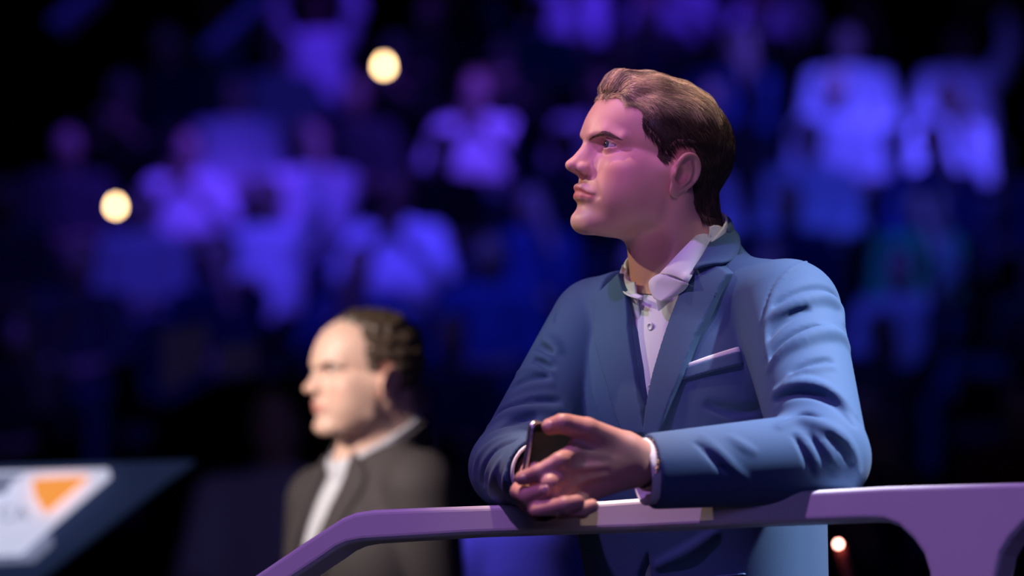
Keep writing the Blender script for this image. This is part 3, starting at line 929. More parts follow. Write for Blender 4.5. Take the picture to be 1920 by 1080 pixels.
# collar of the jacket: a leaf each side and round the nape
patch('jacket_collar', [W(1343, 404, 5.045), W(1334, 446, 4.975), W(1318, 478, 4.93), W(1300, 505, 4.895)],
      [W(1350, 412, 5.06), W(1386, 444, 4.985), W(1381, 482, 4.925), W(1354, 494, 4.893)], SUIT, man, thick=0.004, bulge=0.002)
def nape_sdf(p):
    d = neck_sdf(p)
    h = (p - vec(c2)) @ vec(cn)
    x = smax(d - f32(0.0125) + f32(0.22) * np.minimum(h, 0), f32(0.009) - d, 0.002)
    x = smax(x, h + f32(0.005), 0.002)
    x = smax(x, -h - f32(0.05), 0.002)
    c0 = NECK_A * 0.45 + NECK_B * 0.55
    return smax(x, (p - vec(c0)) @ vec(gapd) + f32(0.045), 0.004)
nv_, nq_ = sdf_mesh(nape_sdf, ctr - 0.13, ctr + 0.13, 0.0026, slack=1.6)
mesh_obj('jacket_collar', nv_, nq_, SUIT, man)

def cuff(A, B, r, out, name='shirt_cuff'):
    u = (B - A) / np.linalg.norm(B - A)
    def f(p):
        s_ = (p - vec(B)) @ vec(u)
        rr = length((p - vec(B)) - s_[:, None] * vec(u))
        x = smax(rr - f32(r), f32(r - 0.003) - rr, 0.001)
        return smax(smax(x, s_ - f32(out), 0.001), -s_ - f32(0.025), 0.001)
    v, q = sdf_mesh(f, B - 0.07, B + 0.07, 0.0015, slack=1.6)
    return mesh_obj(name, v, q, SHIRT, man)
cuff(LE, LW_, 0.0405, 0.010)
cuff(RE, RW_, 0.0395, 0.010)
for px, py in ((1221, 612), (1222, 727)):
    w = cast(shirt_full, px, py)
    V = []; F = []
    nn_ = 14
    for k, (rad, dz) in enumerate(((0.0, 0.0016), (0.0028, 0.0016), (0.0034, 0.0026), (0.0046, 0.0026), (0.0052, 0.0016), (0.0052, -0.001))):
        for j in range(nn_):
            a = 2 * math.pi * j / nn_
            V.append(w + TN * (dz + 0.0008) + (TS * math.cos(a) + TT * math.sin(a)) * rad)
    F = [(k * nn_ + j, k * nn_ + (j + 1) % nn_, (k + 1) * nn_ + (j + 1) % nn_, (k + 1) * nn_ + j) for k in range(5) for j in range(nn_)]
    mesh_obj('shirt_button', V, F, BUTTON, man)

# ------------------------------------------------------------------ hands
def hand_near0(p):
    w0 = W(1262, 876, 4.61)
    d = cap(p, w0, W(1192, 864, 4.585), 0.0275, 0.0255)
    ks = [((1178, 846, 4.575), (1084, 849, 4.548), 0.019, 0.0140), ((1178, 858, 4.575), (1073, 878, 4.53), 0.020, 0.0125),
          ((1180, 874, 4.58), (1074, 905, 4.532), 0.020, 0.012), ((1182, 884, 4.585), (1088, 930, 4.545), 0.018, 0.011)]
    for a, b, r0, r1 in ks:
        d = smin(d, cap(p, W(*a), W(*b), r0, r1), 0.014)
    th = [W(1168, 836, 4.57), W(1100, 806, 4.545), W(1056, 794, 4.535), W(1031, 800, 4.545)]
    d = smin(d, chain(p, th, [0.0175, 0.0145, 0.0122, 0.0100], 0.003), 0.010)
    d = smin(d, cap(p, W(1120, 826, 4.56), W(1088, 836, 4.55), 0.013, 0.010), 0.010)
    for pts, rs in (([(1084, 847, 4.545), (1050, 866, 4.510), (1010, 887, 4.508), (979, 897, 4.520)], [0.0130, 0.0114, 0.0102, 0.0086]),
                    ([(1073, 878, 4.528), (1032, 908, 4.50), (1022, 936, 4.515), (1040, 948, 4.545)], [0.0130, 0.0115, 0.0102, 0.009]),
                    ([(1074, 905, 4.53), (1045, 938, 4.502), (1052, 958, 4.525), (1070, 958, 4.55)], [0.0125, 0.0112, 0.0098, 0.0088]),
                    ([(1088, 930, 4.543), (1078, 950, 4.52), (1092, 960, 4.545)], [0.0115, 0.0098, 0.0085])):
        d = smin(d, chain(p, [W(*a) for a in pts], rs, 0.003), 0.006)
    return d
HGROOVE = []
for a_, b_ in (((1140, 862), (1080, 864)), ((1140, 884), (1076, 892)), ((1150, 905), (1086, 918)), ((1110, 836), (1086, 826))):
    HGROOVE.append([cast(hand_near0, a_[0] + (b_[0] - a_[0]) * t, a_[1] + (b_[1] - a_[1]) * t) - RV[:, 2] * 0.0035 for t in (0, 0.35, 0.7, 1)])
def hand_near(p):
    d = hand_near0(p)
    for g in HGROOVE:
        d = smax(d, -chain(p, g, [0.001, 0.003, 0.004, 0.002]), 0.008)
    return d
def hand_far(p):
    d = cap(p, RE * 0.4 + RW_ * 0.6, W(1016, 895, 4.70), 0.027, 0.026)
    d = smin(d, cap(p, W(1016, 898, 4.69), W(1012, 926, 4.60), 0.026, 0.024), 0.012)
    for pts, rs in (([(996, 908, 4.59), (976, 922, 4.548), (992, 931, 4.516), (1024, 919, 4.497)], [0.014, 0.0118, 0.011, 0.0090]),
                    ([(1004, 925, 4.59), (990, 943, 4.545), (1012, 958, 4.50), (1060, 947, 4.478), (1082, 942, 4.482)], [0.014, 0.0116, 0.0108, 0.010, 0.009]),
                    ([(1018, 935, 4.59), (1008, 958, 4.55), (1034, 964, 4.512), (1086, 957, 4.498), (1110, 949, 4.505)], [0.013, 0.011, 0.010, 0.0094, 0.0082]),
                    ([(1026, 938, 4.60), (1018, 962, 4.56), (1027, 967, 4.53)], [0.0115, 0.0095, 0.0078]),
                    ([(1000, 905, 4.62), (992, 890, 4.57), (1003, 878, 4.54)], [0.012, 0.0105, 0.0085])):
        d = smin(d, chain(p, [W(*a) for a in pts], rs, 0.003), 0.005)
    return d
def hand_mesh(f, lo, hi):
    v, q = sdf_mesh(f, lo, hi, 0.0013, slack=1.5)
    c = np.tile(np.array((0.54, 0.285, 0.25)), (len(v), 1))  # hand skin set darker than the face to carry the shade there
    return v, q, c
HB = np.array([W(950, 760, 4.45), W(1290, 760, 4.45), W(950, 1000, 4.75), W(1290, 1000, 4.8)])
parts = [main_head(HR, HPOS, PN, man), hand_mesh(hand_near, HB.min(0), HB.max(0)),
         hand_mesh(hand_far, np.minimum(HB.min(0), RE - 0.03), HB.max(0))]
def core(p):
    d = torso(p) + f32(0.035)
    for a, b in ((LS, LE), (LE, LW_), (RS, RE), (RE, RW_)):
        d = smin(d, cap(p, a, b, 0.03, 0.026), 0.02)
    return d
lo, hi = add_bounds(LS, RS, LE, RE, LW_, RW_, hips, TO, pad=0.2)
v, q = sdf_mesh(core, lo, hi, 0.010)
parts.append((v, q, np.tile(np.array((0.66, 0.40, 0.31)), (len(v), 1))))
Vs, Qs, Cs, n0 = [], [], [], 0
for v, q, c in parts:
    Vs.append(v); Qs.append(q + n0); Cs.append(c); n0 += len(v)
mesh_obj('body', np.vstack(Vs), np.vstack(Qs), SKIN, man, colors=np.vstack(Cs))

# finger nails that face the viewer
NAIL = mat('finger_nail', (0.78, 0.50, 0.46), 0.25, 0.5)
for f_, a_, b_, r_ in ((hand_near, (1036, 792), (1027, 797), 0.0052), (hand_far, (1012, 924), (1021, 918), 0.0048), (hand_near, (990, 893), (980, 896), 0.0042)):
    pa, pb = cast(f_, *a_), cast(f_, *b_)
    u_ = pb - pa; u_ /= np.linalg.norm(u_)
    nr = grad(f_, pb[None].astype(f32), 0.002)[0]; nr = nr - u_ * (nr @ u_); nr /= np.linalg.norm(nr)
    RR = np.stack([u_, np.cross(nr, u_), nr], 1)
    pc_ = pb - nr * 0.0012
    v, q = sdf_mesh(lambda p: ell(p, pc_, (r_ * 1.25, r_, 0.0019), RR), pc_ - 0.009, pc_ + 0.009, 0.0007, B=4, slack=2)
    mesh_obj('fingernail', v, q, NAIL, man)

# cord bracelet with small charms on the near wrist
GOLD = mat('gold_charm', (0.8, 0.55, 0.25), 0.25, 0.5, metal=1.0)
BEADM = mat('dark_bead', (0.02, 0.015, 0.03), 0.2, 0.6)
bw = W(1211, 868, 4.588); bu = (W(1262, 876, 4.61) - W(1192, 864, 4.585)); bu /= np.linalg.norm(bu)
b1 = np.cross(bu, RV[:, 2]); b1 /= np.linalg.norm(b1); b2 = np.cross(bu, b1)
def brace(p):
    q = p - vec(bw); a_ = q @ vec(bu); x_ = q @ vec(b1); y_ = q @ vec(b2)
    r_ = np.sqrt(x_ * x_ + y_ * y_) - f32(0.0285)
    th = np.arctan2(y_, x_)
    return np.sqrt(r_ * r_ + a_ * a_) - f32(0.0016) - f32(0.0009) * np.cos(th * 36)
v, q = sdf_mesh(brace, bw - 0.035, bw + 0.035, 0.0012, B=4, slack=2.0)
br = mesh_obj('bracelet', v, q, BEADM, man)
for ang, r_ in ((0.0, 0.0036), (0.16, 0.0026), (-0.18, 0.0030)):
    dirv = -b2 * math.cos(ang) + b1 * math.sin(ang) if (-b2) @ (CAMP - bw) > 0 else b2 * math.cos(ang) + b1 * math.sin(ang)
    cc0_ = bw + dirv * 0.0315
    v, q = sdf_mesh(lambda p: smin(cap(p, cc0_ - bu * r_ - b1 * r_, cc0_ + bu * r_ + b1 * r_, 0.0010), cap(p, cc0_ - bu * r_ + b1 * r_, cc0_ + bu * r_ - b1 * r_, 0.0010), 0.0006), cc0_ - 0.008, cc0_ + 0.008, 0.0006, B=4)
    mesh_obj('charm', v, q, GOLD, br)

# phone in the hands
PHONE = mat('phone_black_glass', (0.006, 0.012, 0.012), 0.35, 0.2)
PHEDGE = mat('phone_metal_edge', (0.75, 0.70, 0.74), 0.25, 0.6, metal=0.9)
ax_u = W(1003, 792, 4.53) - W(991, 872, 4.53); ax_u /= np.linalg.norm(ax_u)
ax_l = RV @ np.array([0.52, -0.10, 0.85]); ax_l -= ax_u * (ax_u @ ax_l); ax_l /= np.linalg.norm(ax_l)
ax_n = np.cross(ax_u, ax_l)
if ax_n @ (CAMP - W(1000, 830, 4.53)) < 0: ax_n = -ax_n
ph_c = W(1001, 789, 4.533) - ax_u * 0.035 + ax_l * 0.0625 - ax_n * 0.0035
phone = empty('smartphone', ph_c - np.array([0, 0, 0.05]), 'dark smartphone with a bright metal edge held in the clasped hands', 'smartphone')
PR = np.stack([ax_u, ax_l, ax_n], 1)
def ph_box(h, r, c): return lambda p: rbox(p, c, h, r, PR)
bx = 0.09
v, q = sdf_mesh(lambda p: smax(rbox(p, ph_c, (0.035, 0.0625, 0.02), 0.009, PR), np.abs((p - vec(ph_c)) @ vec(ax_n)) - f32(0.0038), 0.003), ph_c - bx, ph_c + bx, 0.0012, slack=1.6)
mesh_obj('phone_frame', v, q, PHEDGE, phone)
for sg, nm in ((1, 'phone_back'), (-1, 'phone_screen')):
    cc_ = ph_c + ax_n * 0.0038 * sg
    v, q = sdf_mesh(lambda p: smax(rbox(p, cc_, (0.0332, 0.0607, 0.02), 0.008, PR), np.abs((p - vec(cc_)) @ vec(ax_n)) - f32(0.0009), 0.0005), ph_c - bx, ph_c + bx, 0.0010, slack=1.8)
    mesh_obj(nm, v, q, PHONE, phone)

# ------------------------------------------------------------------ rail
RAILM = mat('pale_painted_rail', (0.62, 0.60, 0.64), 0.45, 0.4, noise=(14, 0.04), bump=(300, 0.05, 0.0006))
RAILU = mat('dark_rail_lining', (0.02, 0.02, 0.024), 0.6, 0.3)

def rail_curve():
    top = [(470, 1083), (560, 1022), (615, 986), (640, 970), (665, 960), (700, 955), (800, 951), (890, 948), (1130, 939), (1210, 933), (1494, 920), (1660, 911), (1920, 904), (2300, 893)]
    top = [rail_pt(*p) for p in top]
    t0, t1 = top[0], top[1]
    sl = ((t1[1] - t0[1]) / (t1[0] - t0[0]))
    zf = FLOOR_Z - RP[2]
    xl = t0[0] - 0.75
    outer = [(xl, zf), (xl, t0[1] - 0.75 * sl)] + top
    xr = top[-1][0]
    outer += [(xr, zf)]
    h1 = [rail_pt(*p) for p in [(555, 1080), (606, 1046), (630, 1029), (650, 1020), (677, 1015), (875, 1003), (1192, 993), (1400, 983), (1617, 975), (1655, 976), (1684, 987), (1711, 1012), (1730, 1039), (1741, 1074)]]
    a, b = h1[0], h1[1]
    sl2 = (b[1] - a[1]) / (b[0] - a[0])
    xh = xl + 0.09
    e = h1[-1]
    hole1 = [(xh, zf + 0.12), (xh, a[1] - (a[0] - xh) * sl2)] + h1 + [(e[0] + 0.004, e[1] - 0.10), (e[0] + 0.004, zf + 0.12)]
    h2 = [rail_pt(*p) for p in [(1866, 1090), (1869, 1074), (1877, 1039), (1893, 1012), (1920, 982), (1960, 968), (2000, 965), (2180, 960)]]
    hole2 = [(h2[0][0], zf + 0.12)] + h2 + [(h2[-1][0], zf + 0.12)]
    cu = bpy.data.curves.new('rail', 'CURVE')
    cu.dimensions = '2D'
    cu.fill_mode = 'BOTH'
    bv = 0.007
    cu.extrude = 0.027 - bv
    cu.bevel_depth = bv
    cu.bevel_resolution = 3
    cu.offset = -bv
    for poly in (outer, hole1, hole2):
        sp = cu.splines.new('POLY')
        sp.points.add(len(poly) - 1)
        for p_, (x, z) in zip(sp.points, poly):
            p_.co = (x, z, 0, 1)
        sp.use_cyclic_u = True
    o = bpy.data.objects.new('rail_tmp', cu)
    COL.objects.link(o)
    dg = bpy.context.evaluated_depsgraph_get()
    me = o.evaluated_get(dg).to_mesh()
    V = np.array([v.co[:] for v in me.vertices]); F = [tuple(p_.vertices) for p_ in me.polygons]
    bpy.data.objects.remove(o)
    return V, F
rv_, rf_ = rail_curve()
RVW = RP + rv_[:, :1] * RD + rv_[:, 1:2] * np.array([0, 0, 1.0]) - RN * 0.027 + rv_[:, 2:] * RN
rail = empty('handrail', (RP[0], RP[1], FLOOR_Z), 'pale painted handrail with rounded openings under the leaning man', 'handrail')
ro = mesh_obj('rail_panel', RVW, rf_, RAILM, rail, smooth=False)

# ------------------------------------------------------------------ legs, shoes, floors
def leg_pair(parent, hipc, S, N, floor_z, cloth, k=1.0):
    for sg in (-1, 1):
        h0 = hipc + S * 0.09 * sg
        kn = np.array([h0[0], h0[1], floor_z + 0.50]) + S * 0.03 * sg
        an = np.array([h0[0], h0[1], floor_z + 0.08]) + S * 0.04 * sg - N * 0.04
        f = lambda p: np.maximum(chain(p, [h0 + np.array([0, 0, 0.1]), kn, an], [0.105, 0.072, 0.058], 0.02), -(p[:, 2] - f32(floor_z + 0.045)))
        lo, hi = add_bounds(h0 + np.array([0, 0, 0.1]), an, pad=0.12)
        v, q = sdf_mesh(f, lo, hi, 0.014)
        mesh_obj('trouser_leg', v, q, cloth, parent)
        toe = an + N * 0.17
        g = lambda p: np.maximum(smin(cap(p, np.array([an[0], an[1], floor_z + 0.045]), np.array([toe[0], toe[1], floor_z + 0.03]), 0.045, 0.036), sph(p, np.array([an[0], an[1], floor_z + 0.06]), 0.05), 0.03), -(p[:, 2] - f32(floor_z + 0.001)))
        v, q = sdf_mesh(g, add_bounds(an, toe, pad=0.1)[0], add_bounds(an, toe, pad=0.1)[1], 0.010)
        mesh_obj('shoe', v, q, SHOE, parent)
leg_pair(man, hips + TT * 0.06, TS, np.array([TS[1], -TS[0], 0]), FLOOR_Z, DARKCLOTH)

def box(name, c, h, m, parent=None, rz=0.0, smooth=False):
    c = np.array(c, float); h = np.array(h, float)
    V = np.array([(x, y, z) for x in (-1, 1) for y in (-1, 1) for z in (-1, 1)], float) * h
    R = np.array([[math.cos(rz), -math.sin(rz), 0], [math.sin(rz), math.cos(rz), 0], [0, 0, 1]])
    V = V @ R.T + c
    F = [(0, 1, 3, 2), (4, 6, 7, 5), (0, 4, 5, 1), (2, 3, 7, 6), (0, 2, 6, 4), (1, 5, 7, 3)]
    return mesh_obj(name, V, F, m, parent, smooth=smooth)
STAGEM = mat('dark_stage_floor', (0.02, 0.02, 0.025), 0.5, 0.4, noise=(3, 0.2))
DARKM = mat('black_cloth_masking', (0.008, 0.009, 0.014), 0.9, 0.1, noise=(2, 0.2))
STEPM = mat('dark_tribune_step', (0.02, 0.021, 0.03), 0.8, 0.2, noise=(2, 0.2))
tag(box('floor', (0.3, 5.6, FLOOR_Z - 0.1), (3.2, 0.95, 0.1), STAGEM), kind='structure')

# ------------------------------------------------------------------ the second man
M2D = 6.9
M2S = FPX / M2D / 100.0                                    # px per cm there
H2R = RV @ SWAP @ frame_from(math.pi + math.radians(24), math.radians(-1.0), 0.0)
H2P = W(690, 715, M2D)
GREY = mat('grey_brown_suit_wool', (0.058, 0.048, 0.052), 0.75, 0.3, bump=(900, 0.2, 0.0008))
man2 = None
LS2 = W(790, 922, M2D - 0.10); RS2 = W(605, 932, M2D + 0.20)
LS2[2] = RS2[2] = (LS2[2] + RS2[2]) / 2
T2O = (LS2 + RS2) / 2
S2, N2, T2 = torso_frame(LS2.copy(), RS2.copy(), 0.0)
torso2, TM2 = torso_sdf(T2O, S2, N2, T2)
hips2 = T2O - T2 * 0.74
FLOOR2_Z = hips2[2] - 0.80
man2 = empty('person', (T2O[0], T2O[1], FLOOR2_Z), 'blurred man in a dark grey suit with receding curly hair behind the rail', 'person')
def to_head2(w): return tuple(((np.asarray(w) - H2P) @ H2R) * 100)
N2A = H2P + H2R @ np.array([-0.03, 0, -0.05]); N2B = T2O + T2 * 0.06 + N2 * 0.01
P2 = {'neck': [to_head2(N2A), to_head2(N2B), to_head2(N2B - N2 * 0.02), to_head2(N2B + N2 * 0.04 + S2 * 0.02)]}
h2 = head_sdf(P2)
v, q = sdf_mesh(h2, (-11, -10.5, -20), (13.5, 10.5, 13.5), 0.22)
tint2 = skin_tint(v, (0.74, 0.47, 0.37), 0.2)
body2 = [(head_world(H2R, H2P, v), q, tint2)]
for sg in (1, -1):
    ev, ef, ec = eye_mesh(sg, (1, 0.05 * sg, 0))
    mesh_obj('eye', head_world(H2R, H2P, ev), ef, EYEM, man2, colors=ec)
    bp = brow_paths(h2, sg, 420, np.random.default_rng(8), [(10.1, 1.0, 2.55), (9.8, 2.2, 3.05), (8.9, 3.6, 3.65), (7.6, 5.0, 3.1)])
    bv, bf = strands_mesh(bp, 0.03, 0.008)
    mesh_obj('eyebrow', head_world(H2R, H2P, bv), bf, HAIRM, man2, colors=np.tile((0.02, 0.012, 0.008), (len(bv), 1)))
HL2 = [(4.6, 14), (5.6, 11.0), (4.2, 9.4), (3.0, 7.6), (3.4, 5.4), (2.8, 3.6), (2.4, 1.6), (1.2, 1.0), (0.9, 2.6), (0.2, 3.5), (-1.4, 3.7), (-2.7, 2.6), (-3.2, 0.6), (-3.4, -3.0), (-5.2, -4.6), (-13, -4.6), (-13, 17), (4, 17)]
def hair2(p):
    q_ = p.copy(); q_[:, 1] = np.abs(q_[:, 1])
    d = ell(p, (-1.0, 0, 4.6), (9.9, 8.0, 8.4))
    d = smin(d, ell(p, (2.2, 0, 9.0), (3.6, 4.6, 3.4)), 1.0)
    d = d - f32(0.28) * (np.sin(p[:, 0] * 2.3 + np.sin(p[:, 2] * 1.9)) * np.sin(p[:, 1] * 2.1) + np.sin(p[:, 2] * 2.6 + p[:, 1]))
    return smax(d, poly2d(p[:, [0, 2]], HL2), 0.4)
v, q = sdf_mesh(hair2, (-12, -10, -7), (8, 10, 15), 0.28)
mesh_obj('hair', head_world(H2R, H2P, v), q, HAIRM, man2, colors=np.tile((0.075, 0.05, 0.035), (len(v), 1)))
LE2 = LS2 + np.array([0.03, 0.06, -0.31]); LW2 = LE2 + N2 * 0.16 + np.array([0, 0, -0.20])
RE2 = RS2 + np.array([-0.03, 0.04, -0.31]); RW2 = RE2 + N2 * 0.16 + np.array([0, 0, -0.20])
V2 = [(-0.045, 0.09), (-0.05, 0.0), (-0.03, -0.15), (0.0, -0.34), (0.03, -0.15), (0.05, 0.0), (0.045, 0.09), (0.05, 0.2), (-0.05, 0.2)]
def st2(p): return ((p - vec(T2O)) @ vec(TM2))
def jack2(p):
    d = torso2(p)
    k0 = N2B - N2 * 0.02
    d = smin(d, cap(p, k0, LS2, 0.064, 0.056), 0.03)
    d = smin(d, cap(p, k0, RS2, 0.064, 0.056), 0.03)
    d = smin(d, chain(p, [LS2, LE2, LW2], [0.068, 0.055, 0.045], 0.01), 0.01)
    d = smin(d, chain(p, [RS2, RE2, RW2], [0.068, 0.055, 0.045], 0.01), 0.01)
    q_ = st2(p)
    vv = np.where(q_[:, 1] > 0, poly2d(q_[:, [0, 2]], V2), 1).astype(f32)
    d = smax(d, -vv, 0.003)
    d = smax(d, -(q_[:, 2] + f32(0.74)), 0.004)
    return smax(d, -cap(p, N2A, N2B, 0.066, 0.072), 0.004)
lo, hi = add_bounds(LS2, RS2, LE2, RE2, LW2, RW2, hips2, N2B, pad=0.13)
v, q = sdf_mesh(jack2, lo, hi, 0.006)
mesh_obj('suit_jacket', v, q, GREY, man2)
def lap2(sgn):
    poly = [(0.046 * sgn, 0.075), (0.10 * sgn, 0.03), (0.105 * sgn, 0.0), (0.075 * sgn, -0.15), (0.012 * sgn, -0.36), (0.0, -0.34), (0.03 * sgn, -0.15), (0.05 * sgn, 0.0)]
    def f(p):
        k0 = N2B - N2 * 0.02
        d = smin(smin(torso2(p), cap(p, k0, LS2, 0.064, 0.056), 0.03), cap(p, k0, RS2, 0.064, 0.056), 0.03)
        q_ = st2(p)
        x = smax(d - f32(0.008), poly2d(q_[:, [0, 2]], poly), 0.002)
        return np.maximum(smax(x, f32(-0.004) - d, 0.002), -q_[:, 1])
    v, q = sdf_mesh(f, T2O - 0.42, T2O + 0.2, 0.005, slack=1.6)
    mesh_obj('lapel', v, q, GREY, man2)
lap2(1); lap2(-1)
def shirt2(p):
    k0 = N2B - N2 * 0.02
    d = smin(smin(torso2(p), cap(p, k0, LS2, 0.06, 0.05), 0.03), cap(p, k0, RS2, 0.06, 0.05), 0.03) + f32(0.01)
    return smax(d, -(st2(p)[:, 2] + f32(0.8)), 0.003)
v, q = sdf_mesh(shirt2, T2O - np.array([0.3, 0.3, 0.85]), T2O + np.array([0.3, 0.3, 0.2]), 0.008)
mesh_obj('shirt', v, q, SHIRT, man2)
nc2 = head_sdf(dict(P2, ears=False, face=False))
cF, cB = W(655, 862, M2D - 0.04), W(766, 790, M2D - 0.0)
cax = np.cross(cB - cF, S2); cax /= np.linalg.norm(cax)
if cax[2] < 0: cax = -cax
cpt = (cF + cB) / 2
def coll2(p):
    d = nc2(((p - vec(H2P)) @ vec(H2R)) * f32(100)) * f32(0.01)
    h = (p - vec(cpt)) @ vec(cax)
    x = smax(d - f32(0.013), f32(0.004) - d, 0.002)
    return smax(smax(x, h, 0.002), -h - f32(0.05), 0.002)
v, q = sdf_mesh(coll2, cpt - 0.17, cpt + 0.17, 0.004, slack=1.6)
mesh_obj('shirt_collar', v, q, SHIRT, man2)
def jcol2(p):
    d = nc2(((p - vec(H2P)) @ vec(H2R)) * f32(100)) * f32(0.01)
    h = (p - vec(cpt)) @ vec(cax)
    x = smax(d - f32(0.022) + f32(0.25) * np.minimum(h, 0), f32(0.010) - d, 0.002)
    x = smax(smax(x, h + f32(0.012), 0.002), -h - f32(0.07), 0.002)
    return smax(x, (p - vec(cpt)) @ vec(N2) - f32(0.03), 0.004)
v, q = sdf_mesh(jcol2, cpt - 0.19, cpt + 0.19, 0.005, slack=1.6)
mesh_obj('jacket_collar', v, q, GREY, man2)
for sg, wr in ((1, LW2), (-1, RW2)):
    f = lambda p: smin(smin(ell(p, wr + N2 * 0.05 - np.array([0, 0, 0.05]), (0.035, 0.035, 0.055)), cap(p, wr, wr + N2 * 0.05, 0.027, 0.026), 0.02),
                       np.minimum.reduce([cap(p, wr + N2 * (0.05 + 0.008 * i) - np.array([0, 0, 0.08]) + S2 * 0.012 * (i - 1.5), wr + N2 * 0.06 - np.array([0, 0, 0.15 - 0.008 * abs(i - 1.5)]) + S2 * 0.012 * (i - 1.5), 0.0095, 0.0075) for i in range(4)]
                                         + [cap(p, wr + N2 * 0.07 - np.array([0, 0, 0.03]), wr + N2 * 0.11 - np.array([0, 0, 0.08]), 0.011, 0.009)]), 0.006)
    v, q = sdf_mesh(f, wr - 0.2, wr + 0.2, 0.006)
    body2.append((v, q, np.tile((0.66, 0.40, 0.31), (len(v), 1))))
def core2(p):
    d = torso2(p) + f32(0.03)
    d = smin(d, chain(p, [LS2, LE2, LW2], [0.035, 0.03, 0.026]), 0.02)
    return smin(d, chain(p, [RS2, RE2, RW2], [0.035, 0.03, 0.026]), 0.02)
v, q = sdf_mesh(core2, lo, hi, 0.012)
body2.append((v, q, np.tile((0.66, 0.40, 0.31), (len(v), 1))))
Vs, Qs, Cs, n0 = [], [], [], 0
for v, q, c in body2:
    Vs.append(v); Qs.append(q + n0); Cs.append(c); n0 += len(v)
mesh_obj('body', np.vstack(Vs), np.vstack(Qs), SKIN, man2, colors=np.vstack(Cs))
leg_pair(man2, hips2 + T2 * 0.05, S2, N2, FLOOR2_Z, GREY)
tag(box('floor', (-0.4, 8.1, FLOOR2_Z - 0.1), (3.0, 1.52, 0.1), STAGEM), kind='structure')

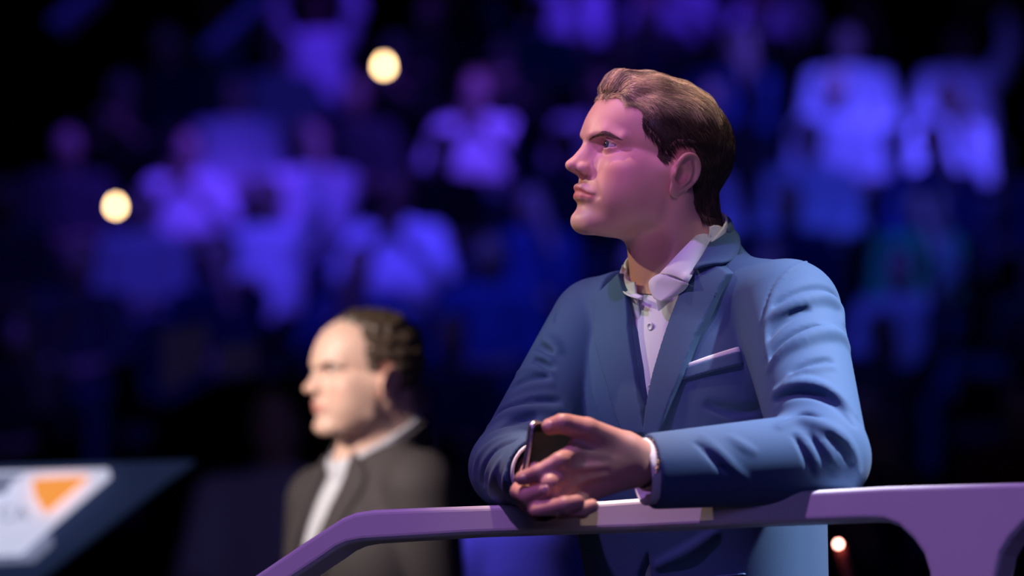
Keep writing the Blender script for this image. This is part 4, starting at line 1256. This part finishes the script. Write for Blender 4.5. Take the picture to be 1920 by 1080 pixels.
# ------------------------------------------------------------------ the tribune and its spectators
def ellipse_h(p, c, r): return ell(p, c, r)
def spectator_parts(pose):
    """seated spectator, local metres: x to the person's left, y towards the back, z up, seat at z = 0"""
    sh = 0.56
    L, Rr = np.array([0.19, -0.02, sh]), np.array([-0.19, -0.02, sh])
    if pose == 'lap':
        EL, HL = np.array([0.25, -0.08, 0.28]), np.array([0.08, -0.30, 0.20])
        ER, HR_ = np.array([-0.25, -0.08, 0.28]), np.array([-0.08, -0.30, 0.20])
    elif pose == 'clap':
        EL, HL = np.array([0.27, -0.16, 0.33]), np.array([0.03, -0.34, 0.52])
        ER, HR_ = np.array([-0.27, -0.16, 0.33]), np.array([-0.03, -0.34, 0.52])
    elif pose == 'raise':
        EL, HL = np.array([0.27, -0.14, 0.74]), np.array([0.22, -0.18, 1.02])
        ER, HR_ = np.array([-0.26, -0.12, 0.32]), np.array([-0.10, -0.32, 0.30])
    elif pose == 'cheer':
        EL, HL = np.array([0.27, -0.10, 0.76]), np.array([0.17, -0.14, 1.05])
        ER, HR_ = np.array([-0.27, -0.10, 0.76]), np.array([-0.17, -0.14, 1.05])
    else:                                                  # chin in hand
        EL, HL = np.array([0.17, -0.28, 0.24]), np.array([0.06, -0.20, 0.62])
        ER, HR_ = np.array([-0.24, -0.16, 0.26]), np.array([-0.05, -0.32, 0.22])
    def top(p):
        d = ell(p, (0, 0.02, 0.30), (0.20, 0.135, 0.36))
        d = smin(d, cap(p, (0.15, 0, sh - 0.01), (-0.15, 0, sh - 0.01), 0.075), 0.08)
        for a, b, c in ((L, EL, HL), (Rr, ER, HR_)):
            d = smin(d, chain(p, [a, b, b + (c - b) * 0.55], [0.068, 0.054, 0.047], 0.02), 0.03)
        return np.maximum(d, -(p[:, 2] - f32(0.0)))
    def body(p):
        d = ell(p, (0, -0.015, 0.79), (0.076, 0.096, 0.105))
        d = smin(d, ell(p, (0, -0.045, 0.735), (0.055, 0.060, 0.065)), 0.04)
        d = smin(d, cap(p, (0, -0.105, 0.785), (0, -0.118, 0.765), 0.012, 0.015), 0.02)
        d = smin(d, ell(p, (0.078, 0.0, 0.78), (0.012, 0.022, 0.032)), 0.01)
        d = smin(d, ell(p, (-0.078, 0.0, 0.78), (0.012, 0.022, 0.032)), 0.01)
        d = smin(d, cap(p, (0, 0.0, 0.72), (0, 0.02, 0.52), 0.055, 0.062), 0.03)
        d = smin(d, ell(p, (0, 0.02, 0.34), (0.14, 0.08, 0.24)), 0.03)
        for a, b, c in ((L, EL, HL), (Rr, ER, HR_)):
            u = (c - b) / np.linalg.norm(c - b)
            d = np.minimum(d, chain(p, [a, b, c], [0.035, 0.034, 0.027]))
            d = smin(d, cap(p, c, c + u * 0.06, 0.036, 0.032), 0.02)
            for i in range(4):
                o_ = np.cross(u, (0.3, 0.9, 0.2)); o_ /= np.linalg.norm(o_)
                d = smin(d, cap(p, c + u * 0.06 + o_ * 0.018 * (i - 1.5), c + u * 0.145 + o_ * 0.022 * (i - 1.5), 0.011), 0.008)
        return d
    def hair(p):
        d = ell(p, (0, 0.008, 0.805), (0.088, 0.106, 0.108))
        d = np.maximum(d, -(ell(p, (0, -0.105, 0.76), (0.074, 0.075, 0.085))))
        return np.maximum(d, -(p[:, 2] - f32(0.745) + 0.5 * np.minimum(p[:, 1], 0)))
    def trousers(p):
        d = ell(p, (0, 0.0, 0.04), (0.19, 0.15, 0.12))
        for sg in (1, -1):
            d = smin(d, chain(p, [(0.10 * sg, -0.02, 0.05), (0.13 * sg, -0.42, 0.06), (0.13 * sg, -0.40, -0.36)], [0.088, 0.068, 0.055], 0.02), 0.03)
        return np.maximum(d, -(p[:, 2] + f32(0.37)))
    def shoes(p):
        d = None
        for sg in (1, -1):
            c = smin(cap(p, (0.13 * sg, -0.40, -0.375), (0.13 * sg, -0.55, -0.39), 0.045, 0.036), sph(p, (0.13 * sg, -0.40, -0.36), 0.052), 0.02)
            d = c if d is None else np.minimum(d, c)
        return np.maximum(d, -(p[:, 2] + f32(0.425)))
    out = {}
    for nm, f, lo, hi, h in (('clothing_top', top, (-0.5, -0.5, -0.05), (0.5, 0.3, 1.1), 0.02), ('body', body, (-0.5, -0.5, 0.05), (0.5, 0.3, 1.25), 0.016),
                             ('hair', hair, (-0.16, -0.2, 0.6), (0.16, 0.2, 1.0), 0.014), ('trousers', trousers, (-0.35, -0.6, -0.45), (0.35, 0.3, 0.3), 0.022)):
        v, q = sdf_mesh(f, lo, hi, h, B=6)
        out[nm] = (v, q)
    return out

CROWD_SKIN = [mat('spectator_skin_%s' % k, c, 0.6, 0.3) for k, c in (('fair', (0.55, 0.34, 0.27)), ('tan', (0.40, 0.24, 0.17)), ('deep', (0.16, 0.085, 0.055)))]
CROWD_HAIR = [mat('spectator_hair_%s' % k, c, 0.6, 0.3) for k, c in (('black', (0.012, 0.010, 0.010)), ('brown', (0.05, 0.03, 0.018)), ('blond', (0.22, 0.15, 0.07)))]
TOPS = {'white': (0.80, 0.80, 0.82), 'pale grey': (0.42, 0.42, 0.46), 'navy': (0.012, 0.018, 0.055), 'black': (0.012, 0.012, 0.016), 'blue': (0.035, 0.07, 0.20), 'dark red': (0.14, 0.015, 0.02), 'green': (0.03, 0.45, 0.16), 'charcoal': (0.05, 0.05, 0.06), 'teal': (0.02, 0.14, 0.13)}
TOPM = {k: mat('spectator_top_' + k.replace(' ', '_'), c, 0.8, 0.2) for k, c in TOPS.items()}
TROUS = [mat('spectator_trousers_denim', (0.03, 0.045, 0.09), 0.8, 0.2), mat('spectator_trousers_black', (0.012, 0.012, 0.014), 0.8, 0.2)]
# where the photograph shows a bright or coloured top, and two green glows (pixel of the chest)
BRIGHT = [(290, 400, 'white'), (412, 320, 'white'), (545, 430, 'white'), (640, 122, 'white'), (680, 450, 'white'), (760, 580, 'blue'), (875, 265, 'white'), (1040, 260, 'pale grey'),
          (1150, 55, 'white'), (1395, 75, 'white'), (1540, 200, 'white'), (1590, 235, 'pale grey'), (1460, 265, 'blue'), (1560, 340, 'pale grey'), (1610, 415, 'blue'), (1390, 430, 'white'),
          (1795, 190, 'white'), (1810, 300, 'white'), (1740, 240, 'pale grey'), (1890, 535, 'pale grey'), (1765, 515, 'green'), (1700, 690, 'pale grey'), (290, 540, 'pale grey'), (490, 545, 'white'),  # the green top stands in for a small green glow
          (915, 560, 'blue'), (980, 560, 'blue'), (880, 800, 'navy'), (1850, 430, 'blue'), (1830, 60, 'navy'), (500, 990, 'white'), (905, 1030, 'white'), (1600, 500, 'teal'), (520, 300, 'pale grey'), (1480, 380, 'pale grey'), (1200, 20, 'pale grey')]  # the teal top here stands in for another green glow
POSES = ['lap', 'clap', 'raise', 'cheer', 'chin']
PROTO = {k: spectator_parts(k) for k in POSES}
PMESH = {}
for k in POSES:
    for nm, (v, q) in PROTO[k].items():
        o = mesh_obj(nm, v, q, None, None)
        me = o.data
        me.transform(Matrix.Translation(o.location))
        me.materials.append(None)
        bpy.data.objects.remove(o)
        PMESH[k, nm] = me
def spectator(loc, rz, pose, topc, skin, hairm, trm, label, scale=1.0):
    e = empty('spectator', loc, label, 'person', 'spectators on the tribune', rz)
    e.scale = (scale,) * 3
    for nm, m in (('body', skin), ('clothing_top', TOPM[topc]), ('trousers', trm), ('hair', hairm)):
        o = bpy.data.objects.new(nm, PMESH[pose, nm])
        COL.objects.link(o)
        o.parent = e
        o.material_slots[0].link = 'OBJECT'
        o.material_slots[0].material = m
    return e

def project(w):
    q = RV.T @ (np.asarray(w) - CAMP)
    return 960 + FPX * q[0] / q[2], 540 - FPX * q[1] / q[2], q[2]

ROWS = 10
Y0, DY, Z0, DZ = 16.6, 0.95, 2.05, 0.47
rng = np.random.default_rng(11)
ORD = ['first', 'second', 'third', 'fourth', 'fifth', 'sixth', 'seventh', 'eighth', 'ninth', 'tenth', 'eleventh', 'twelfth', 'thirteenth', 'fourteenth', 'fifteenth', 'sixteenth']
people = []
for k in range(ROWS):
    y = Y0 + DY * k; z = Z0 + DZ * k
    half = 960 / FPX * y * 1.25
    n = int(2 * half / 0.70)
    row = []
    for i in range(n):
        x = -half + 0.70 * (i + 0.5 * (k % 2)) + rng.uniform(-0.02, 0.02)
        px, py, _ = project((x, y, z + 0.45))
        if py < 345 - 0.62 * px + 20: continue               # the dark void at the upper left
        if 250 < px < 640 and py > 690: continue           # behind the dark parapet
        if -100 < px < 250 and py > 800: continue
        row.append([x, y + rng.uniform(-0.04, 0.04), z, px, py, None, k])
    people += row
for bx_, by_, c in BRIGHT:
    best = min((p for p in people if p[5] is None), key=lambda p: (p[3] - bx_) ** 2 + (p[4] - by_) ** 2)
    if (best[3] - bx_) ** 2 + (best[4] - by_) ** 2 < 110 ** 2:
        best[5] = c
        best[0] += (bx_ - best[3]) / FPX * best[1] * 0.0
by_row = {}
for p in people: by_row.setdefault(p[6], []).append(p)
POSEW = {'lap': 'hands down', 'clap': 'clapping', 'raise': 'one arm up', 'cheer': 'arms up', 'chin': 'chin propped'}
for k, row in by_row.items():
    row.sort(key=lambda p: p[0])
    inview = [p for p in row if -40 < p[3] < 1960]
    for p in row:
        x, y, z, px, py, c, _ = p
        if c is None:
            c = rng.choice(['navy', 'black', 'charcoal', 'blue', 'dark red', 'navy', 'black', 'black', 'teal'])
        pose = rng.choice(POSES, p=[0.42, 0.2, 0.1, 0.05, 0.23]) if c not in ('white',) else rng.choice(POSES, p=[0.3, 0.25, 0.2, 0.1, 0.15])
        if (p in inview):
            i = inview.index(p)
            pos = '%s from the left' % ORD[i] if i < len(inview) / 2 else '%s from the right' % ORD[len(inview) - 1 - i]
            lab = 'spectator in %s top, %s, in %s row up, %s' % (c, POSEW[pose], ORD[k], pos)
        else:
            side = 'left' if px < 960 else 'right'
            oo = [q_ for q_ in row if q_ not in inview and (q_[3] < 960) == (px < 960)]
            lab = 'spectator in %s top past the %s end, %s row up, %s out' % (c, side, ORD[k], ORD[oo.index(p) if side == 'right' else len(oo) - 1 - oo.index(p)])
        spectator((x, y, z + 0.075), math.radians(rng.uniform(-9, 6)), pose, c, CROWD_SKIN[rng.choice(3, p=[0.55, 0.3, 0.15])], CROWD_HAIR[rng.choice(3, p=[0.45, 0.4, 0.15])], TROUS[rng.integers(2)], lab, rng.uniform(0.95, 1.05))
for k in range(ROWS):
    y = Y0 + DY * k; z = Z0 + DZ * k
    xl = min(p[0] for p in by_row[k]) - 0.45; xr = max(p[0] for p in by_row[k]) + 0.45
    tag(box('bench', ((xl + xr) / 2, y + 0.05, z - 0.05), ((xr - xl) / 2, 0.20, 0.05), STEPM), 'long dark bench of the tribune, %s row up' % ORD[k], 'bench', 'tribune benches')
    tag(box('floor', ((xl + xr) / 2, y - 0.35 + 0.05, z - 0.43 - 0.6), ((xr - xl) / 2, 0.475, 0.6), STEPM), kind='structure')
tag(box('wall_back', (0, Y0 + DY * ROWS + 3.0, 8.2), (14, 0.2, 8.7), DARKM), kind='structure')
tag(box('wall_left', (-9.0, 16, 8.2), (0.2, 16, 8.7), DARKM), kind='structure')
tag(box('ceiling', (0, 14, 17.0), (14, 18, 0.2), DARKM), kind='structure')
tag(box('floor', (0, 14, -0.2), (14, 18, 0.2), STAGEM), kind='structure')

# dark parapet with pale panels at the left end of the tribune
def slab(name, pts, d, thick, m, parent=None):
    """upright panel: outline at the given depth, extruded away from the viewer"""
    A = np.array([W(x, y, d) for x, y in pts])
    A[:, 1] = A[:, 1].mean()
    B = A + np.array([0, thick, 0])
    n = len(pts)
    V = np.vstack([A, B])
    F = [tuple(range(n))[::-1], tuple(range(n, 2 * n))] + [(i, (i + 1) % n, (i + 1) % n + n, i + n) for i in range(n)]
    return mesh_obj(name, V, F, m, parent, smooth=False)
PANELM = mat('pale_parapet_panel', (0.55, 0.50, 0.60), 0.6, 0.3)
pp = empty('parapet', W(450, 1140, 12.6), 'black parapet with two pale panels at the left of the stands', 'parapet')
slab('parapet_wall', [(265, 1140), (265, 860), (300, 765), (400, 712), (590, 700), (660, 760), (660, 1140)], 12.5, 0.5, DARKM, pp)
box('parapet_base', W(450, 1140, 12.75) * np.array([1, 1, 0.5]), (1.0, 0.25, W(450, 1140, 12.75)[2] * 0.5), DARKM, pp)
slab('parapet_panel', [(305, 745), (300, 618), (392, 606), (388, 690)], 12.4, 0.04, PANELM, pp)
slab('parapet_panel', [(408, 708), (408, 645), (482, 640), (482, 700)], 12.4, 0.04, PANELM, pp)
VM = mat('violet_painted_strut', (0.30, 0.24, 0.55), 0.6, 0.3)
vb = empty('v_brace', W(80, 770, 14.0), 'pale V-shaped brace at the left edge of the stands', 'brace')
slab('strut', [(70, 770), (28, 560), (56, 556), (94, 740)], 14.0, 0.08, VM, vb)
slab('strut', [(72, 770), (94, 740), (112, 566), (138, 572), (104, 740), (86, 780)], 13.9, 0.08, VM, vb)
vz = W(78, 775, 14.0)
box('post', vz * np.array([1, 1, 0.5]) + np.array([0, 0.05, 0]), (0.025, 0.04, vz[2] * 0.5), DARKM, vb)
BEAMM = mat('roof_steel', (0.12, 0.13, 0.2), 0.6, 0.3)
for pts, lab in (([(90, 40), (170, -25), (190, -25), (112, 50)], 'dark steel roof beam in the upper left corner'), ([(375, 92), (480, -10), (505, -10), (408, 92)], 'dark steel roof beam slanting up above the left lamp')):
    tag(slab('roof_beam', pts, 19.0, 0.25, BEAMM), lab, 'beam', 'roof beams')

e_ = W(518, 1040, 11.6)
spectator((e_[0], e_[1], e_[2] - 0.38), math.radians(-12), 'lap', 'white', CROWD_SKIN[0], CROWD_HAIR[1], TROUS[1], 'spectator in white top low at the left, in front of the black parapet')
tag(box('bench', (e_[0], e_[1] + 0.05, (e_[2] - 0.46) / 2), (0.30, 0.22, (e_[2] - 0.46) / 2), STEPM), 'dark block seat under the spectator in front of the parapet', 'bench')

# two bare warm lamps over the stands
BULB = mat('warm_lamp_glass', (1, 0.8, 0.5), 0.3, 0.3, emit=(1.0, 0.62, 0.30), estr=17.0)
def lamp(px, py, d, r, lab):
    c = W(px, py, d)
    e = empty('hanging_lamp', c - np.array([0, 0, r]), lab, 'lamp', 'warm lamps above the stands')
    v, q = sdf_mesh(lambda p: smin(ell(p, c, (r, r, r * 1.1)), cap(p, c, c + np.array([0, 0, r * 1.5]), r * 0.5), r * 0.3), c - r * 2.2, c + r * 2.2, r / 5, B=4)
    mesh_obj('bulb', v, q, BULB, e)
    v, q = sdf_mesh(lambda p: cap(p, c + np.array([0, 0, r * 1.5]), c + np.array([0, 0, r * 2.6]), r * 0.55), c - r * 1, c + r * 3.6, r / 4, B=4)
    mesh_obj('socket', v, q, DARKM, e)
    box('cord', c + np.array([0, 0, r * 2.6 + 0.5 * (16.8 - c[2] - r * 2.6)]), (0.004, 0.004, 0.5 * (16.8 - c[2] - r * 2.6)), DARKM, e)
lamp(720, 125, 17.0, 0.022, 'round warm lamp high above the middle of the stands')
lamp(217, 388, 15.0, 0.018, 'round warm lamp low at the left of the stands')

# illuminated display board at the lower left
BOARD = mat('display_board_white', (0.8, 0.8, 0.85), 0.5, 0.3, emit=(0.72, 0.75, 0.95), estr=0.75)
ORANGE = mat('display_board_orange', (0.9, 0.35, 0.06), 0.5, 0.3, emit=(1.0, 0.36, 0.07), estr=0.9)
GREYM = mat('display_board_grey', (0.25, 0.27, 0.36), 0.5, 0.3, emit=(0.25, 0.28, 0.42), estr=0.6)
NAVY = mat('display_board_frame', (0.02, 0.035, 0.09), 0.5, 0.4, emit=(0.02, 0.035, 0.09), estr=0.4)
sg_e = empty('display_board', W(60, 1090, 7.5), 'lit white display board with an orange emblem at the lower left', 'display')
slab('frame', [(-260, 878), (360, 862), (300, 905), (40, 1110), (-260, 1110)], 7.60, 0.06, NAVY, sg_e)
slab('white_face', [(-250, 890), (200, 878), (204, 892), (36, 1040), (-250, 1052)], 7.56, 0.03, BOARD, sg_e)
slab('orange_emblem', [(60, 898), (166, 892), (86, 962), (66, 930)], 7.54, 0.015, ORANGE, sg_e)
slab('grey_emblem', [(-250, 893), (45, 889), (20, 905), (10, 925), (-40, 930), (-250, 930)], 7.54, 0.015, GREYM, sg_e)
def text(body, px, py, size, m, parent, d, name):
    cu = bpy.data.curves.new(name, 'FONT')
    cu.body = body; cu.size = size; cu.extrude = 0.002
    o = bpy.data.objects.new(name, cu); COL.objects.link(o)
    dg = bpy.context.evaluated_depsgraph_get()
    me = o.evaluated_get(dg).to_mesh()
    V = np.array([v.co[:] for v in me.vertices]); F = [tuple(p_.vertices) for p_ in me.polygons]
    bpy.data.objects.remove(o)
    c = W(px, py, d)
    VW = c + V[:, :1] * np.array([1.0, 0, 0]) + V[:, 1:2] * np.array([0, 0, 1.0]) - V[:, 2:] * np.array([0, 1.0, 0])
    return mesh_obj(name, VW, F, m, parent, smooth=False)
for sx_ in (-200, 20):
    lp = W(sx_, 1100, 7.66)
    box('leg', (lp[0], lp[1] + 0.03, (lp[2] + FLOOR2_Z) / 2), (0.02, 0.02, (lp[2] - FLOOR2_Z) / 2 + 0.02), DARKM, sg_e)
text('CA', -2, 976, 0.042, GREYM, sg_e, 7.53, 'lettering')
slab('white_face', [(-250, 1058), (30, 1046), (92, 1000), (96, 1020), (60, 1052), (-250, 1068)], 7.56, 0.03, GREYM, sg_e)

# made-up lamp on a stand for an unidentified pink glow behind the suit
PINK = mat('pink_glow', (1, 0.6, 0.5), 0.3, 0.3, emit=(1.0, 0.42, 0.33), estr=14.0)
REDM = mat('red_brown_stand', (0.22, 0.05, 0.04), 0.6, 0.3)
pc = W(1572, 1020, 6.4)
pl = empty('pink_standin', (pc[0], pc[1], FLOOR2_Z), 'stand-in lamp for a pink glow on a red-brown stand right of the suit jacket', 'lamp')
v, q = sdf_mesh(lambda p: sph(p, pc, 0.007), pc - 0.012, pc + 0.012, 0.0018, B=4)
mesh_obj('bulb', v, q, PINK, pl)
v, q = sdf_mesh(lambda p: smin(smin(cap(p, pc + np.array([0.004, 0.02, 0]), np.array([pc[0] + 0.03, pc[1] + 0.02, pc[2] - 0.12]), 0.014, 0.012), cap(p, np.array([pc[0] + 0.03, pc[1] + 0.02, pc[2] - 0.12]), np.array([pc[0] + 0.03, pc[1] + 0.02, FLOOR2_Z + 0.01]), 0.012), 0.01), np.maximum(cap(p, (pc[0] + 0.03, pc[1] + 0.02, FLOOR2_Z), (pc[0] + 0.03, pc[1] + 0.02, FLOOR2_Z + 0.015), 0.1), -(p[:, 2] - f32(FLOOR2_Z))), 0.02),
                np.array([pc[0] - 0.12, pc[1] - 0.12, FLOOR2_Z - 0.02]), pc + np.array([0.15, 0.15, 0.05]), 0.008)
mesh_obj('stand', v, q, REDM, pl)
